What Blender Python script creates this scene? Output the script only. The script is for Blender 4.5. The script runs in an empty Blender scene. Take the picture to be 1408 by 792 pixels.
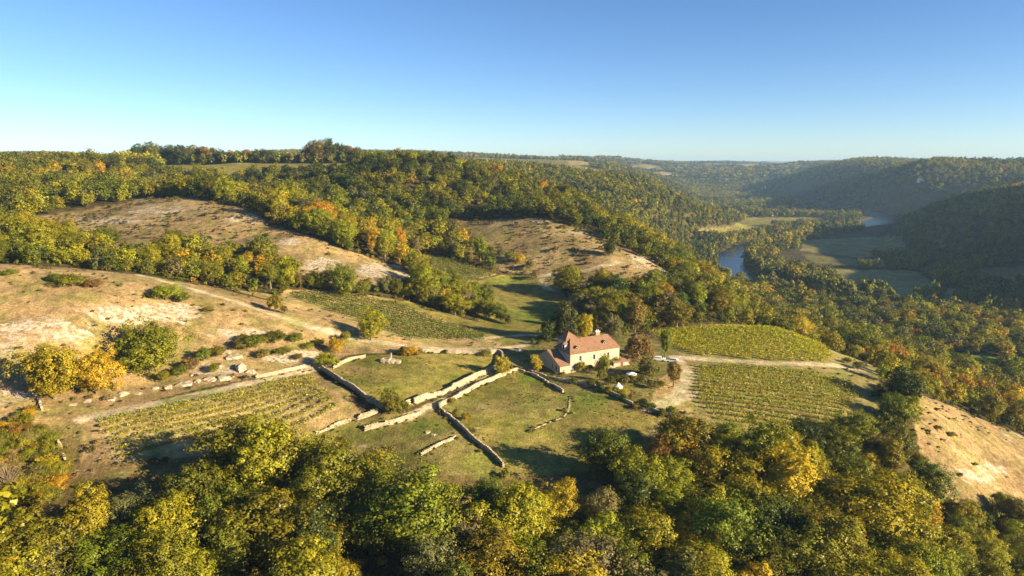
import bpy, bmesh, math, random
import numpy as np
from mathutils import Vector, Matrix

random.seed(7); RNG = np.random.default_rng(7)
scene = bpy.context.scene
COL = scene.collection

# ------------------------------------------------------------------ camera, sky, sun, exposure
CAMZ = 65.0
PITCH = math.radians(10.5)
F = 939.0                                   # focal length in pixels of the 1408 px wide frame
SUN_EL = math.radians(17.5)
SUN_AZ = math.radians(24.0)                 # how far the sun stands behind the camera's right-hand side
SUN_DIR = Vector((math.cos(SUN_EL)*math.cos(SUN_AZ), -math.cos(SUN_EL)*math.sin(SUN_AZ), math.sin(SUN_EL)))

cam = bpy.data.objects.new('camera', bpy.data.cameras.new('camera'))
COL.objects.link(cam)
cam.location = (0, 0, CAMZ)
cam.rotation_euler = (math.pi/2 - PITCH, 0, 0)
cam.data.sensor_width = 36.0
cam.data.lens = 36.0*F/1408.0
cam.data.clip_start = 1.0
cam.data.clip_end = 80000.0
scene.camera = cam

world = bpy.data.worlds.new('World'); scene.world = world
world.use_nodes = True
wn = world.node_tree.nodes; wl = world.node_tree.links
bg = wn['Background']
sky = wn.new('ShaderNodeTexSky'); sky.sky_type = 'NISHITA'
sky.sun_disc = False
sky.sun_elevation = SUN_EL
sky.sun_rotation = math.atan2(SUN_DIR.x, SUN_DIR.y)
sky.altitude = 200; sky.air_density = 0.7; sky.dust_density = 0.25; sky.ozone_density = 3.0
hs = wn.new('ShaderNodeHueSaturation'); hs.inputs['Saturation'].default_value = 1.1; hs.inputs['Hue'].default_value = .503
wl.new(sky.outputs[0], hs.inputs['Color']); wl.new(hs.outputs[0], bg.inputs[0]); bg.inputs[1].default_value = 0.056

sun = bpy.data.objects.new('sun', bpy.data.lights.new('sun', 'SUN'))
COL.objects.link(sun)
sun.data.energy = 5.0; sun.data.angle = math.radians(0.5); sun.data.color = (1.0, 0.77, 0.46)
sun.rotation_euler = (-SUN_DIR).to_track_quat('-Z', 'Y').to_euler()
sun.location = (300, -200, 400)

vs = scene.view_settings
vs.view_transform = 'Standard'; vs.look = 'None'; vs.exposure = 1.7; vs.gamma = 1.0; vs.use_curve_mapping = False
scene.render.engine = 'CYCLES'
cy = scene.cycles
cy.max_bounces = 5; cy.diffuse_bounces = 2; cy.glossy_bounces = 2; cy.transmission_bounces = 3
cy.volume_bounces = 0; cy.transparent_max_bounces = 8; cy.caustics_reflective = False; cy.caustics_refractive = False
cy.use_denoising = True
cy.sample_clamp_indirect = 6.0

# ------------------------------------------------------------------ small helpers
SP, CP = math.sin(PITCH), math.cos(PITCH)
def from_pz(u, v, z):
    """the point at height z seen along photo pixel (u, v)"""
    dx = (u-704)/F; dy = (396-v)/F
    d = np.array([dx, CP+dy*SP, -SP+dy*CP])
    t = (z-CAMZ)/d[2]
    return d[0]*t, d[1]*t, z
def from_uY(u, Y, z):
    dep = Y*CP - (z-CAMZ)*SP
    return (u-704)/F*dep, Y, z
def project(x, y, z):
    zc = z-CAMZ
    dep = np.maximum(y*CP - zc*SP, 0.1)
    return 704+F*x/dep, 396-F*(y*SP+zc*CP)/dep

def hash2(ix, iy, s):
    h = (ix.astype(np.int64)*374761393 + iy.astype(np.int64)*668265263 + s*982451653) & 0x7fffffff
    h = ((h ^ (h >> 13))*1274126177) & 0x7fffffff
    return ((h ^ (h >> 16)) & 0xffff)/65535.0
def vnoise(x, y, s=0):
    x = np.asarray(x, float); y = np.asarray(y, float)
    ix = np.floor(x); iy = np.floor(y); fx = x-ix; fy = y-iy
    fx = fx*fx*(3-2*fx); fy = fy*fy*(3-2*fy)
    a = hash2(ix, iy, s); b = hash2(ix+1, iy, s); c = hash2(ix, iy+1, s); d = hash2(ix+1, iy+1, s)
    return (a*(1-fx)+b*fx)*(1-fy) + (c*(1-fx)+d*fx)*fy
def fbm(x, y, s=0, o=4):
    t = 0; a = .5; n = 0
    for i in range(o):
        t = t + a*vnoise(x*2**i+17.3*i, y*2**i-9.1*i, s+i); n += a; a *= .5
    return t/n - .5
def sstep(a, b, x):
    t = np.clip((x-a)/(b-a), 0, 1); return t*t*(3-2*t)
def inpoly(px, py, poly):
    c = np.zeros(px.shape, bool)
    n = len(poly)
    for i in range(n):
        x1, y1 = poly[i]; x2, y2 = poly[(i+1) % n]
        if y1 == y2: continue
        c ^= ((py < y1) != (py < y2)) & (px < (x2-x1)*(py-y1)/(y2-y1)+x1)
    return c
ONES = 'first second third fourth fifth sixth seventh eighth ninth tenth eleventh twelfth thirteenth fourteenth fifteenth sixteenth seventeenth eighteenth nineteenth'.split()
def ordinal(n):
    if n <= 19: return ONES[n-1]
    t, o = divmod(n, 10)
    tens = {2: 'twenty', 3: 'thirty', 4: 'forty', 5: 'fifty', 6: 'sixty', 7: 'seventy', 8: 'eighty'}[t]
    return tens+'-'+ONES[o-1] if o else tens[:-1]+'ieth'

# ------------------------------------------------------------------ the lie of the land
CT = []
def P(*rows):
    for u, v, z in rows: CT.append(from_pz(u, v, z))
def Q(*rows):
    for u, Y, z in rows: CT.append(from_uY(u, Y, z))
# house bench, pastures and terraces
P((745,508,0),(770,515,0),(850,502,0),(800,480,.5),(720,480,1),(690,500,1),
  (440,508,5),(500,488,5.5),(560,486,5),(680,486,2.5),(530,565,1.5),(590,550,1),(600,515,2.5),
  (470,590,-1),(560,572,0),(600,600,-2),(540,630,-4),(660,640,-5),
  (620,550,0),(700,520,0),(780,545,-1),(700,590,-3),(760,600,-4),(820,570,-2),(880,590,-4),
  (900,540,-1.5),(940,500,-1),(980,460,-1.5),(1060,452,-3),(1140,490,-6),(1060,500,-3.5),(1170,535,-8),(1160,570,-9),(1000,570,-4.5),(960,500,-1.5),
  (1265,548,-13),(1330,580,-22),(1400,612,-33),(1300,640,-21),(1390,690,-33),(1290,690,-24),
  (130,580,6),(420,515,5),(460,560,3),(150,625,3),(300,560,4.5),(60,640,2),(95,660,0),
  (0,540,11),(0,600,7),(0,650,3),(60,500,14),(205,490,11),(250,430,19.5),(330,470,12),(400,480,9),(450,470,7.5),
  (0,368,33),(100,372,30.5),(200,384,27),(300,400,21.5),(380,425,16),(450,455,11),(100,440,22),(0,440,23),
  (400,403,14),(480,412,11.5),(560,428,7),(665,466,2),(560,462,5.5),(480,440,9.5),(620,420,4.5),(700,460,1.2),(760,450,0),
  (700,400,2.5),(640,395,5),(770,405,1.5),(700,385,4.5),(750,378,7),(570,352,14),(670,378,7),(600,388,9),(550,380,14),(520,400,12),(420,380,18))
# the bald hills and the wooded slopes behind them
Q((250,400,44),(340,370,38.7),(440,325,27.5),(300,330,27.5),(100,370,33),(180,345,29.5),(0,300,31),
  (0,245,30),(100,250,27),(200,250,24),(300,250,19),(380,262,15.5),(100,300,29),(200,300,27),(300,295,22.5),(420,290,16),
  (250,440,43),(100,450,45),(0,450,46),(340,430,40),(440,400,30),(540,380,19),(600,400,16),
  (0,600,58),(150,600,57),(230,600,44),(300,600,40),(420,600,40),(0,800,62),(180,800,61.5),(240,690,58.5),(350,690,58.5),(450,690,58.5),(300,640,53),(420,640,53),(240,640,53),(330,775,63.5),(450,775,63.5),
  (520,560,59),(600,560,57),(480,640,60),(680,560,48),(740,560,41),(790,560,33),(830,540,20),(880,500,8),(950,480,-8),(985,470,-22),
  (560,470,29),(480,480,34),(650,470,27),(400,470,38),(740,430,30),(640,440,24.5),(870,370,13),(930,350,2.5),(900,320,4.4),(740,460,29),
  (600,700,54),(700,750,40),(520,750,60),(650,900,50))
# rim of the bench, the river valley and its far sides
Q((1010,380,-14),(960,330,-3),(900,275,-2),(1000,280,-4),(1050,280,-5.5),(1100,275,-7.5),(1150,262,-10),(1200,252,-13),(1260,245,-18),(1330,245,-28),
  (750,1200,52),(820,1150,42),(880,1150,32),(950,1100,-10),(800,950,20),(860,850,-5),(900,950,5),(930,800,-35),(960,1000,-35),
  (1005,860,-60),(980,900,-58),(1000,1000,-58),(1000,760,-55),(1020,650,-60),(1000,560,-45),(1060,450,-45),(1060,560,-60),
  (1120,430,-45),(1120,520,-60),(1200,420,-52),(1200,500,-60),(1300,400,-54),(1300,500,-60),(1400,400,-58),(1400,500,-60),
  (1100,700,-60),(1200,700,-60),(1300,700,-60),(1400,700,-57),(1100,900,-60),(1200,900,-60),(1290,860,-60),
  (1225,1050,-60),(1190,1400,-60),(1100,1300,-60),(1000,1400,-60),(1050,1700,-60),(980,2000,-60),(1010,2700,-60),(1130,1050,-60),
  (740,2000,50),(850,2000,40),(900,2300,5),(930,1900,-40),(960,2500,-55),(850,3500,50),(950,3500,22),(1050,3500,44),(1100,3000,0),(1150,3500,50),(1250,3000,54),(1040,3000,-20),
  (0,1500,56),(300,1500,56),(600,1500,50),(700,1600,50))
# under the near wood, and outside the frame
Q((704,115,-13),(704,80,-20),(704,50,-24),(200,110,-7),(0,115,-2),(1200,120,-19),(1400,130,-32),(300,130,-4),(500,135,-6),(900,145,-10),(1100,160,-13),(1200,170,-16),(100,80,-12),(1300,80,-28))
def X(*rows):
    for r_ in rows: CT.append(tuple(float(v) for v in r_))
X((600,900,-58),(590,1050,-58),(605,1200,-58),(640,1350,-58),(655,900,-20),(725,900,30),(735,760,46),(690,600,48),(680,450,48),(700,320,44),(560,450,-55),(575,600,-56),(622,760,-55),(520,300,-56),(900,600,62),(900,400,60),
  (780,1300,-36),(900,1250,-8),(1000,1000,42),(760,1500,-60),(880,1400,-54),(940,1500,-50),(960,1400,-40),(1080,1450,15),(860,1650,-57),(905,1800,-58),(960,2000,-58),(1010,2300,-58),(1050,2600,-58),(1090,2950,-56),
  (925,1660,0),(990,1680,46),(975,1800,6),(1040,1830,50),(1030,2000,2),(1100,2000,52),(1075,2300,0),(1140,2300,52),(1115,2600,-4),(1180,2600,40),(1150,2900,-18),(1210,2900,16),(1250,2300,56),(1200,2000,56),(1120,1700,52),(1400,2000,56),(1300,1600,56),(1500,2600,52))
X((720,1000,21),(720,1100,4),(720,1200,-27),(655,1000,-20),(655,1100,-30),(655,1200,-48),(605,1100,-58),(800,1000,27),(800,1100,9),(800,1200,-22))
for deg, rows in ((62, ((40,-30),(150,-45),(300,-56),(1100,56),(1600,58),(4000,52))),
                  (-62, ((40,-22),(150,5),(250,30),(400,44),(800,60),(1600,58),(4000,55)))):
    for r, z in rows: CT.append((r*math.sin(math.radians(deg)), r*math.cos(math.radians(deg)), z))
for deg in range(-60, 61, 10):
    for r in (6000, 9500): CT.append((r*math.sin(math.radians(deg)), r*math.cos(math.radians(deg)), 46))
CT.append(from_uY(30, 4500, 84)); CT.append(from_uY(120, 4500, 70))
CT = np.array(CT)
TMAX = math.radians(64)
def lp(x, y):
    r = np.hypot(x, y); th = np.arctan2(x, y)
    return np.clip(th, -TMAX, TMAX), np.log(np.maximum(r, 8.0))
def kern(d2): return d2*np.log(d2+1e-12)
ct, cr = lp(CT[:,0], CT[:,1])
n = len(CT)
K = kern((ct[:,None]-ct)**2+(cr[:,None]-cr)**2) + np.eye(n)*2e-4
A = np.zeros((n+3, n+3)); A[:n,:n] = K
A[:n,n] = 1; A[:n,n+1] = ct; A[:n,n+2] = cr; A[n:,:n] = A[:n,n:].T
W = np.linalg.solve(A, np.concatenate([CT[:,2], np.zeros(3)]))

RIVER = [from_uY(u, Y, -61) for u, Y in ((1085,2750),(1110,2350),(1150,1950),(1200,1700),(1222,1570),(1206,1450),(1165,1330),(1110,1230),(1055,1110),(1020,1000),(1004,920),(1003,840),(1018,760),(1060,690),(1130,640),(1250,600),(1420,560),(1700,520))]
RIVER = np.array(RIVER)[:, :2]
def smooth_line(pts, step):
    pts = np.asarray(pts, float); out = []
    pp = np.vstack([2*pts[0]-pts[1], pts, 2*pts[-1]-pts[-2]])
    for i in range(1, len(pp)-2):
        p0, p1, p2, p3 = pp[i-1:i+3]
        m = max(2, int(np.linalg.norm(p2-p1)/step))
        for t in np.arange(m)/m:
            out.append(.5*((2*p1)+(-p0+p2)*t+(2*p0-5*p1+4*p2-p3)*t*t+(-p0+3*p1-3*p2+p3)*t**3))
    out.append(pts[-1]); return np.array(out)
RIV = smooth_line(RIVER, 25)
def seg_dist(x, y, line):
    best = np.full(x.shape, 1e9)
    for (x1, y1), (x2, y2) in zip(line[:-1], line[1:]):
        dx, dy = x2-x1, y2-y1; L = dx*dx+dy*dy+1e-9
        t = np.clip(((x-x1)*dx+(y-y1)*dy)/L, 0, 1)
        best = np.minimum(best, np.hypot(x-x1-t*dx, y-y1-t*dy))
    return best
RIVER_W = 16.0
def raw_height(x, y):
    th, lr = lp(x, y)
    z = np.zeros(x.shape)
    for i0 in range(0, len(x), 40000):
        s = slice(i0, i0+40000)
        d2 = (th[s,None]-ct)**2+(lr[s,None]-cr)**2
        z[s] = kern(d2)@W[:n] + W[n]+W[n+1]*th[s]+W[n+2]*lr[s]
    r = np.hypot(x, y); ang = np.abs(np.arctan2(x, y))
    back = sstep(math.radians(70), math.radians(120), ang)
    z = z*(1-back) + back*(-30)
    farw = sstep(1500, 3500, r)
    ridge = 1-np.abs(fbm(x/1100, y/1100, 5, 4))*4
    slope_amt = sstep(-56, -30, z)
    z = z + farw*slope_amt*(fbm(x/620, y/620, 3, 4)*84 + (ridge-.6)*18 - 6)
    midw = sstep(450, 900, r)*(1-farw)
    z = z + midw*slope_amt*fbm(x/160, y/160, 9, 4)*17
    nearw = 1-sstep(300, 700, r)
    hilly = sstep(6, 14, z)+sstep(-8, -16, z)
    z = z + nearw*(fbm(x/26, y/26, 12, 4)*(.5+2.2*np.clip(hilly, 0, 1)) )
    # valley floor is flat, and the river bed is sunk into it
    z = np.where(r > 380, np.maximum(z, -60 + (z+60)*.08), z)
    d = np.full(x.shape, 1e9)
    m = (r > 380) & (z < 0) & (r < 2600)
    d[m] = seg_dist(x[m], y[m], RIV)
    bank = 1-sstep(40, 110, d); z = z*(1-bank) + np.minimum(z, -60)*bank
    wide = RIVER_W + 13*sstep(1300, 1450, y)
    z = z - 5.0*(1-sstep(wide-5, wide+6, d))
    return z
RS = np.concatenate([np.geomspace(10, 108, 34), np.arange(109, 360, .8), np.geomspace(361, 9500, 285), np.array([12000, 18000, 30000, 50000])])
TH = np.concatenate([np.radians(np.arange(-180, -44.2, 4.0)), np.radians(np.arange(-44, 44.001, .14)), np.radians(np.arange(48, 181, 4.0))])
TH[-1] = math.pi; TH[0] = -math.pi
GT, GR = np.meshgrid(TH, RS)                 # rows: radius
GX, GY = (GR*np.sin(GT)), (GR*np.cos(GT))
GZ = raw_height(GX.ravel(), GY.ravel()).reshape(GX.shape)
def height(x, y):
    x = np.asarray(x, float); y = np.asarray(y, float)
    fi = np.interp(np.hypot(x, y), RS, np.arange(len(RS))); fj = np.interp(np.arctan2(x, y), TH, np.arange(len(TH)))
    i = np.minimum(fi.astype(int), len(RS)-2); j = np.minimum(fj.astype(int), len(TH)-2)
    a = fi-i; b = fj-j
    return (GZ[i,j]*(1-b)+GZ[i,j+1]*b)*(1-a) + (GZ[i+1,j]*(1-b)+GZ[i+1,j+1]*b)*a
HS = np.geomspace(60, 7000, 1400)
def ground(u, v, ymin=60, ymax=7000):
    """first terrain point along photo pixel (u, v), beyond depth ymin"""
    dx = (u-704)/F; dy = (396-v)/F
    d = np.array([dx, CP+dy*SP, -SP+dy*CP])/(CP+dy*SP)
    Y = HS[(HS >= ymin) & (HS <= ymax)]
    x = d[0]*Y; z = CAMZ+d[2]*Y
    below = z <= height(x, Y)
    k = int(np.argmax(below)) if below.any() else len(Y)-1
    if k == 0: return Vector((x[0], Y[0], float(height(x[0], Y[0]))))
    a, b = Y[k-1], Y[k]
    for _ in range(18):
        m = (a+b)/2
        if CAMZ+d[2]*m <= height(d[0]*m, m): b = m
        else: a = m
    return Vector((d[0]*b, b, float(height(d[0]*b, b))))

# ------------------------------------------------------------------ materials
def newmat(name):
    m = bpy.data.materials.new(name); m.use_nodes = True
    nt = m.node_tree; nt.nodes.clear()
    out = nt.nodes.new('ShaderNodeOutputMaterial')
    return m, nt, out
def nd(nt, kind, **kw):
    x = nt.nodes.new(kind)
    for k, v in kw.items():
        if k.startswith('i_'): x.inputs[k[2:].replace('_', ' ')].default_value = v
        else: setattr(x, k, v)
    return x
def noise(nt, scale, detail=4, rough=.6, coord='Object'):
    tc = nt.nodes.get('tc') or nd(nt, 'ShaderNodeTexCoord', name='tc')
    t = nd(nt, 'ShaderNodeTexNoise'); t.inputs['Scale'].default_value = scale
    t.inputs['Detail'].default_value = detail; t.inputs['Roughness'].default_value = rough
    nt.links.new(tc.outputs[coord], t.inputs['Vector'])
    return t.outputs['Fac']
def maprange(nt, sock, a, b, c, d):
    m = nd(nt, 'ShaderNodeMapRange'); nt.links.new(sock, m.inputs[0])
    for i, v in enumerate((a, b, c, d)): m.inputs[i+1].default_value = v
    return m.outputs[0]
def math_(nt, op, a, b):
    m = nd(nt, 'ShaderNodeMath', operation=op)
    for i, s in enumerate((a, b)):
        if isinstance(s, (int, float)): m.inputs[i].default_value = s
        else: nt.links.new(s, m.inputs[i])
    return m.outputs[0]
def mixc(nt, fac, a, b, blend='MIX'):
    m = nd(nt, 'ShaderNodeMix', data_type='RGBA', blend_type=blend)
    for i, s in ((0, fac), (6, a), (7, b)):
        if isinstance(s, (int, float)): m.inputs[i].default_value = s
        elif isinstance(s, tuple): m.inputs[i].default_value = (*s, 1)
        else: nt.links.new(s, m.inputs[i])
    return m.outputs[2]
def principled(nt, out, col, rough=.9, bump=None, bdist=.1, bstr=.6, spec=.2):
    p = nd(nt, 'ShaderNodeBsdfPrincipled')
    if isinstance(col, tuple): p.inputs['Base Color'].default_value = (*col, 1)
    else: nt.links.new(col, p.inputs['Base Color'])
    p.inputs['Roughness'].default_value = rough; p.inputs['Specular IOR Level'].default_value = spec
    if bump is not None:
        b = nd(nt, 'ShaderNodeBump'); b.inputs['Strength'].default_value = bstr; b.inputs['Distance'].default_value = bdist
        nt.links.new(bump, b.inputs['Height']); nt.links.new(b.outputs[0], p.inputs['Normal'])
    nt.links.new(p.outputs[0], out.inputs[0]); return p
def gray(nt, s):
    c = nd(nt, 'ShaderNodeCombineColor')
    for i in range(3): nt.links.new(s, c.inputs[i])
    return c.outputs[0]

# ground: base tone from the painted land use, broken up by noise; limestone shows through where it lies near the surface
M_GROUND, nt, out = newmat('ground_soil_and_grass')
at = nd(nt, 'ShaderNodeAttribute', attribute_name='gcol'); rk = nd(nt, 'ShaderNodeAttribute', attribute_name='rock')
gs = nd(nt, 'ShaderNodeAttribute', attribute_name='tuft')
n1 = noise(nt, .045, 5, .6); n2 = noise(nt, .33, 5, .65); n3 = noise(nt, 1.7, 4, .7)
k = math_(nt, 'MULTIPLY', maprange(nt, n1, .3, .7, .66, 1.28), maprange(nt, n2, .3, .7, .55, 1.38))
k = math_(nt, 'MULTIPLY', k, maprange(nt, n3, .3, .7, .6, 1.35))
col = mixc(nt, 1.0, at.outputs['Color'], gray(nt, k), 'MULTIPLY')
hue = noise(nt, .11, 4, .6)
col = mixc(nt, maprange(nt, hue, .44, .62, 0, .85), col, mixc(nt, 1.0, col, (.66, .84, .52), 'MULTIPLY'))
tn = noise(nt, .8, 5, .75)
col = mixc(nt, math_(nt, 'MULTIPLY', maprange(nt, tn, .53, .62, 0, .8), gs.outputs['Fac']), col, (.075, .062, .022))
mp = nd(nt, 'ShaderNodeMapping'); mp.inputs['Scale'].default_value = (.55, 1.7, 1.2); mp.inputs['Rotation'].default_value = (0, 0, .35)
nt.links.new(nt.nodes['tc'].outputs['Object'], mp.inputs['Vector'])
rt = nd(nt, 'ShaderNodeTexNoise'); rt.inputs['Scale'].default_value = .16; rt.inputs['Detail'].default_value = 8; rt.inputs['Roughness'].default_value = .74
nt.links.new(mp.outputs[0], rt.inputs['Vector'])
rn = math_(nt, 'MULTIPLY', math_(nt, 'SUBTRACT', rt.outputs['Fac'], .5), 3.0)
rf = math_(nt, 'ADD', rn, math_(nt, 'MULTIPLY', rk.outputs['Fac'], .60))
rfac = math_(nt, 'MULTIPLY', maprange(nt, rf, .36, .66, 0, .95), maprange(nt, noise(nt, .75, 7, .8), .44, .54, .0, 1.0))
col = mixc(nt, rfac, col, mixc(nt, noise(nt, .9, 5, .7), (.32, .28, .22), (.62, .58, .50)))
principled(nt, out, col, .95, math_(nt, 'ADD', n3, math_(nt, 'MULTIPLY', tn, .8)), .35, .7, .1)

# leaves: one shader, tinted for each plant
def leaf_material(name, trans=.28):
    m, nt, out = newmat(name)
    t = nd(nt, 'ShaderNodeAttribute', attribute_type='INSTANCER', attribute_name='tint')
    lv = nd(nt, 'ShaderNodeAttribute', attribute_name='lv')
    yel = nd(nt, 'ShaderNodeAttribute', attribute_name='ly')
    c = mixc(nt, 1.0, t.outputs['Color'], gray(nt, lv.outputs['Fac']), 'MULTIPLY')
    c = mixc(nt, yel.outputs['Fac'], c, mixc(nt, 1.0, c, (1.24, 1.06, .65), 'MULTIPLY'))
    d = nd(nt, 'ShaderNodeBsdfDiffuse'); nt.links.new(c, d.inputs[0])
    tr = nd(nt, 'ShaderNodeBsdfTranslucent'); nt.links.new(mixc(nt, 1.0, c, (1.08, 1.15, .5), 'MULTIPLY'), tr.inputs[0])
    g = nd(nt, 'ShaderNodeBsdfGlossy'); g.inputs['Roughness'].default_value = .45; g.inputs['Color'].default_value = (.9, .9, .8, 1)
    x = nd(nt, 'ShaderNodeMixShader'); x.inputs[0].default_value = trans
    nt.links.new(d.outputs[0], x.inputs[1]); nt.links.new(tr.outputs[0], x.inputs[2])
    y = nd(nt, 'ShaderNodeMixShader'); y.inputs[0].default_value = .018
    nt.links.new(x.outputs[0], y.inputs[1]); nt.links.new(g.outputs[0], y.inputs[2])
    nt.links.new(y.outputs[0], out.inputs[0])
    return m
M_LEAF = leaf_material('leaves')
def simple(name, c1, c2, scale, rough=.9, bstr=.5, bdist=.05, spec=.2, detail=5):
    m, nt, out = newmat(name)
    nn = noise(nt, scale, detail, .65)
    principled(nt, out, mixc(nt, maprange(nt, nn, .3, .7, 0, 1), c1, c2), rough, nn, bdist, bstr, spec)
    return m
M_BARK = simple('bark', (.10, .075, .05), (.20, .16, .12), 3.0)
M_DEAD = simple('bleached_wood', (.42, .38, .32), (.6, .56, .5), 3.0)
M_STONE = simple('dry_stone', (.19, .155, .10), (.52, .45, .33), 1.1, bdist=.08, detail=8)
M_ROCK = simple('limestone', (.22, .185, .13), (.50, .44, .34), .9, bdist=.15, bstr=.8)
M_PLASTER = simple('lime_plaster', (.35, .295, .21), (.48, .42, .315), .8, bdist=.02, bstr=.4)
M_WOOD = simple('painted_wood', (.36, .34, .30), (.46, .44, .40), 4.0)
M_DARKWOOD = simple('old_wood', (.07, .045, .03), (.13, .085, .055), 4.0)
M_WHITE = simple('white_paint', (.72, .71, .68), (.80, .79, .76), 2.0, rough=.5, bstr=.1)
M_CANVAS = simple('white_canvas', (.70, .68, .62), (.80, .78, .73), 3.0, bstr=.1)
M_CLAY = simple('clay_earth', (.30, .17, .09), (.42, .25, .13), 2.0)
M_GLASS, nt, out = newmat('window_glass'); principled(nt, out, (.02, .025, .03), .08, spec=.5)
M_TYRE, nt, out = newmat('rubber'); principled(nt, out, (.02, .02, .02), .8)
M_CARPAINT, nt, out = newmat('white_car_paint'); principled(nt, out, (.75, .75, .74), .25, spec=.5)
M_CARDARK, nt, out = newmat('silver_car_paint'); principled(nt, out, (.60, .60, .60), .25, spec=.5)
M_PLANKS = simple('roof_metal', (.5, .5, .5), (.6, .6, .6), 2.0)
M_TILE, nt, out = newmat('clay_roof_tiles')
tc = nd(nt, 'ShaderNodeTexCoord', name='tc')
br = nd(nt, 'ShaderNodeTexBrick'); nt.links.new(tc.outputs['UV'], br.inputs['Vector'])
br.inputs['Scale'].default_value = 1.0; br.inputs['Brick Width'].default_value = .30; br.inputs['Row Height'].default_value = .34
br.inputs['Mortar Size'].default_value = .02; br.inputs['Color1'].default_value = (.225, .11, .066, 1); br.inputs['Color2'].default_value = (.31, .175, .108, 1)
br.inputs['Mortar'].default_value = (.16, .07, .04, 1)
big = noise(nt, .7, 5, .7)
principled(nt, out, mixc(nt, maprange(nt, big, .35, .65, 0, .75), br.outputs['Color'], (.27, .19, .13)), .85, br.outputs['Fac'], .06, .8)
M_WATER, nt, out = newmat('river_water')
wnn = noise(nt, .35, 3, .5)
principled(nt, out, (.025, .055, .075), .24, wnn, .2, .6, .5)

# ------------------------------------------------------------------ object helpers
def obj(name, verts, faces, mats, parent=None, smooth=False, uvs=None, matidx=None):
    me = bpy.data.meshes.new(name)
    me.from_pydata([tuple(v) for v in verts], [], [tuple(f) for f in faces])
    for m in (mats if isinstance(mats, (list, tuple)) else [mats]): me.materials.append(m)
    if matidx is not None: me.polygons.foreach_set('material_index', matidx)
    if smooth: me.polygons.foreach_set('use_smooth', [True]*len(me.polygons))
    if uvs is not None:
        l = me.uv_layers.new(name='UVMap'); l.data.foreach_set('uv', np.asarray(uvs, np.float32).ravel())
    me.update()
    o = bpy.data.objects.new(name, me); COL.objects.link(o); o.parent = parent
    return o
def quadmesh(name, V, Fq, mats, smooth=False, attrs=(), matidx=None):
    """fast mesh from numpy quads; attrs: (name, type, domain, array)"""
    me = bpy.data.meshes.new(name)
    V = np.asarray(V, np.float32); Fq = np.asarray(Fq, np.int32)
    me.vertices.add(len(V)); me.vertices.foreach_set('co', V.ravel())
    k = Fq.shape[1]
    me.loops.add(Fq.size); me.loops.foreach_set('vertex_index', Fq.ravel())
    me.polygons.add(len(Fq)); me.polygons.foreach_set('loop_start', np.arange(len(Fq), dtype=np.int32)*k)
    me.update(calc_edges=True)
    if smooth: me.polygons.foreach_set('use_smooth', np.ones(len(Fq), bool))
    for m in (mats if isinstance(mats, (list, tuple)) else [mats]): me.materials.append(m)
    if matidx is not None: me.polygons.foreach_set('material_index', np.asarray(matidx, np.int32))
    for nm, ty, dom, arr in attrs:
        a = me.attributes.new(nm, ty, dom)
        arr = np.asarray(arr, np.float32)
        if ty == 'FLOAT_COLOR':
            arr = np.concatenate([arr, np.ones((len(arr), 1), np.float32)], 1) if arr.shape[1] == 3 else arr
            a.data.foreach_set('color', arr.ravel())
        elif ty == 'FLOAT_VECTOR': a.data.foreach_set('vector', arr.ravel())
        else: a.data.foreach_set('value', arr.ravel())
    me.validate(); return me
def link(name, me, parent=None):
    o = bpy.data.objects.new(name, me); COL.objects.link(o); o.parent = parent; return o
def empty(name, loc, rz=0.0):
    o = bpy.data.objects.new(name, None); COL.objects.link(o)
    o.location = loc; o.rotation_euler = (0, 0, rz); o.empty_display_size = .5; return o
def tag(o, label=None, cat=None, group=None, kind=None):
    if label: o['label'] = label
    if cat: o['category'] = cat
    if group: o['group'] = group
    if kind: o['kind'] = kind
    return o
class MB:
    def __init__(s): s.v = []; s.f = []
    def quad(s, *p):
        b = len(s.v); s.v += [tuple(q) for q in p]; s.f.append(tuple(range(b, b+len(p))))
    def box(s, x0, x1, y0, y1, z0, z1, jit=0):
        b = len(s.v)
        for z in (z0, z1):
            for x, y in ((x0,y0),(x1,y0),(x1,y1),(x0,y1)):
                s.v.append((x+random.uniform(-jit,jit), y+random.uniform(-jit,jit), z+random.uniform(-jit,jit)))
        s.f += [(b,b+3,b+2,b+1),(b+4,b+5,b+6,b+7),(b,b+1,b+5,b+4),(b+1,b+2,b+6,b+5),(b+2,b+3,b+7,b+6),(b+3,b,b+4,b+7)]
    def tube(s, pts, rads, k=6):
        b = len(s.v); pts = [Vector(p) for p in pts]
        for i, p in enumerate(pts):
            d = (pts[min(i+1, len(pts)-1)]-pts[max(i-1, 0)]).normalized()
            a = d.orthogonal().normalized(); c = d.cross(a)
            for j in range(k):
                t = 2*math.pi*j/k
                s.v.append(tuple(p+(a*math.cos(t)+c*math.sin(t))*rads[i]))
        for i in range(len(pts)-1):
            for j in range(k):
                s.f.append((b+i*k+j, b+i*k+(j+1)%k, b+(i+1)*k+(j+1)%k, b+(i+1)*k+j))
        s.f.append(tuple(b+(len(pts)-1)*k+j for j in range(k)))
    def build(s, name, mat, parent=None, smooth=False): return obj(name, s.v, s.f, mat, parent, smooth)

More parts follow.
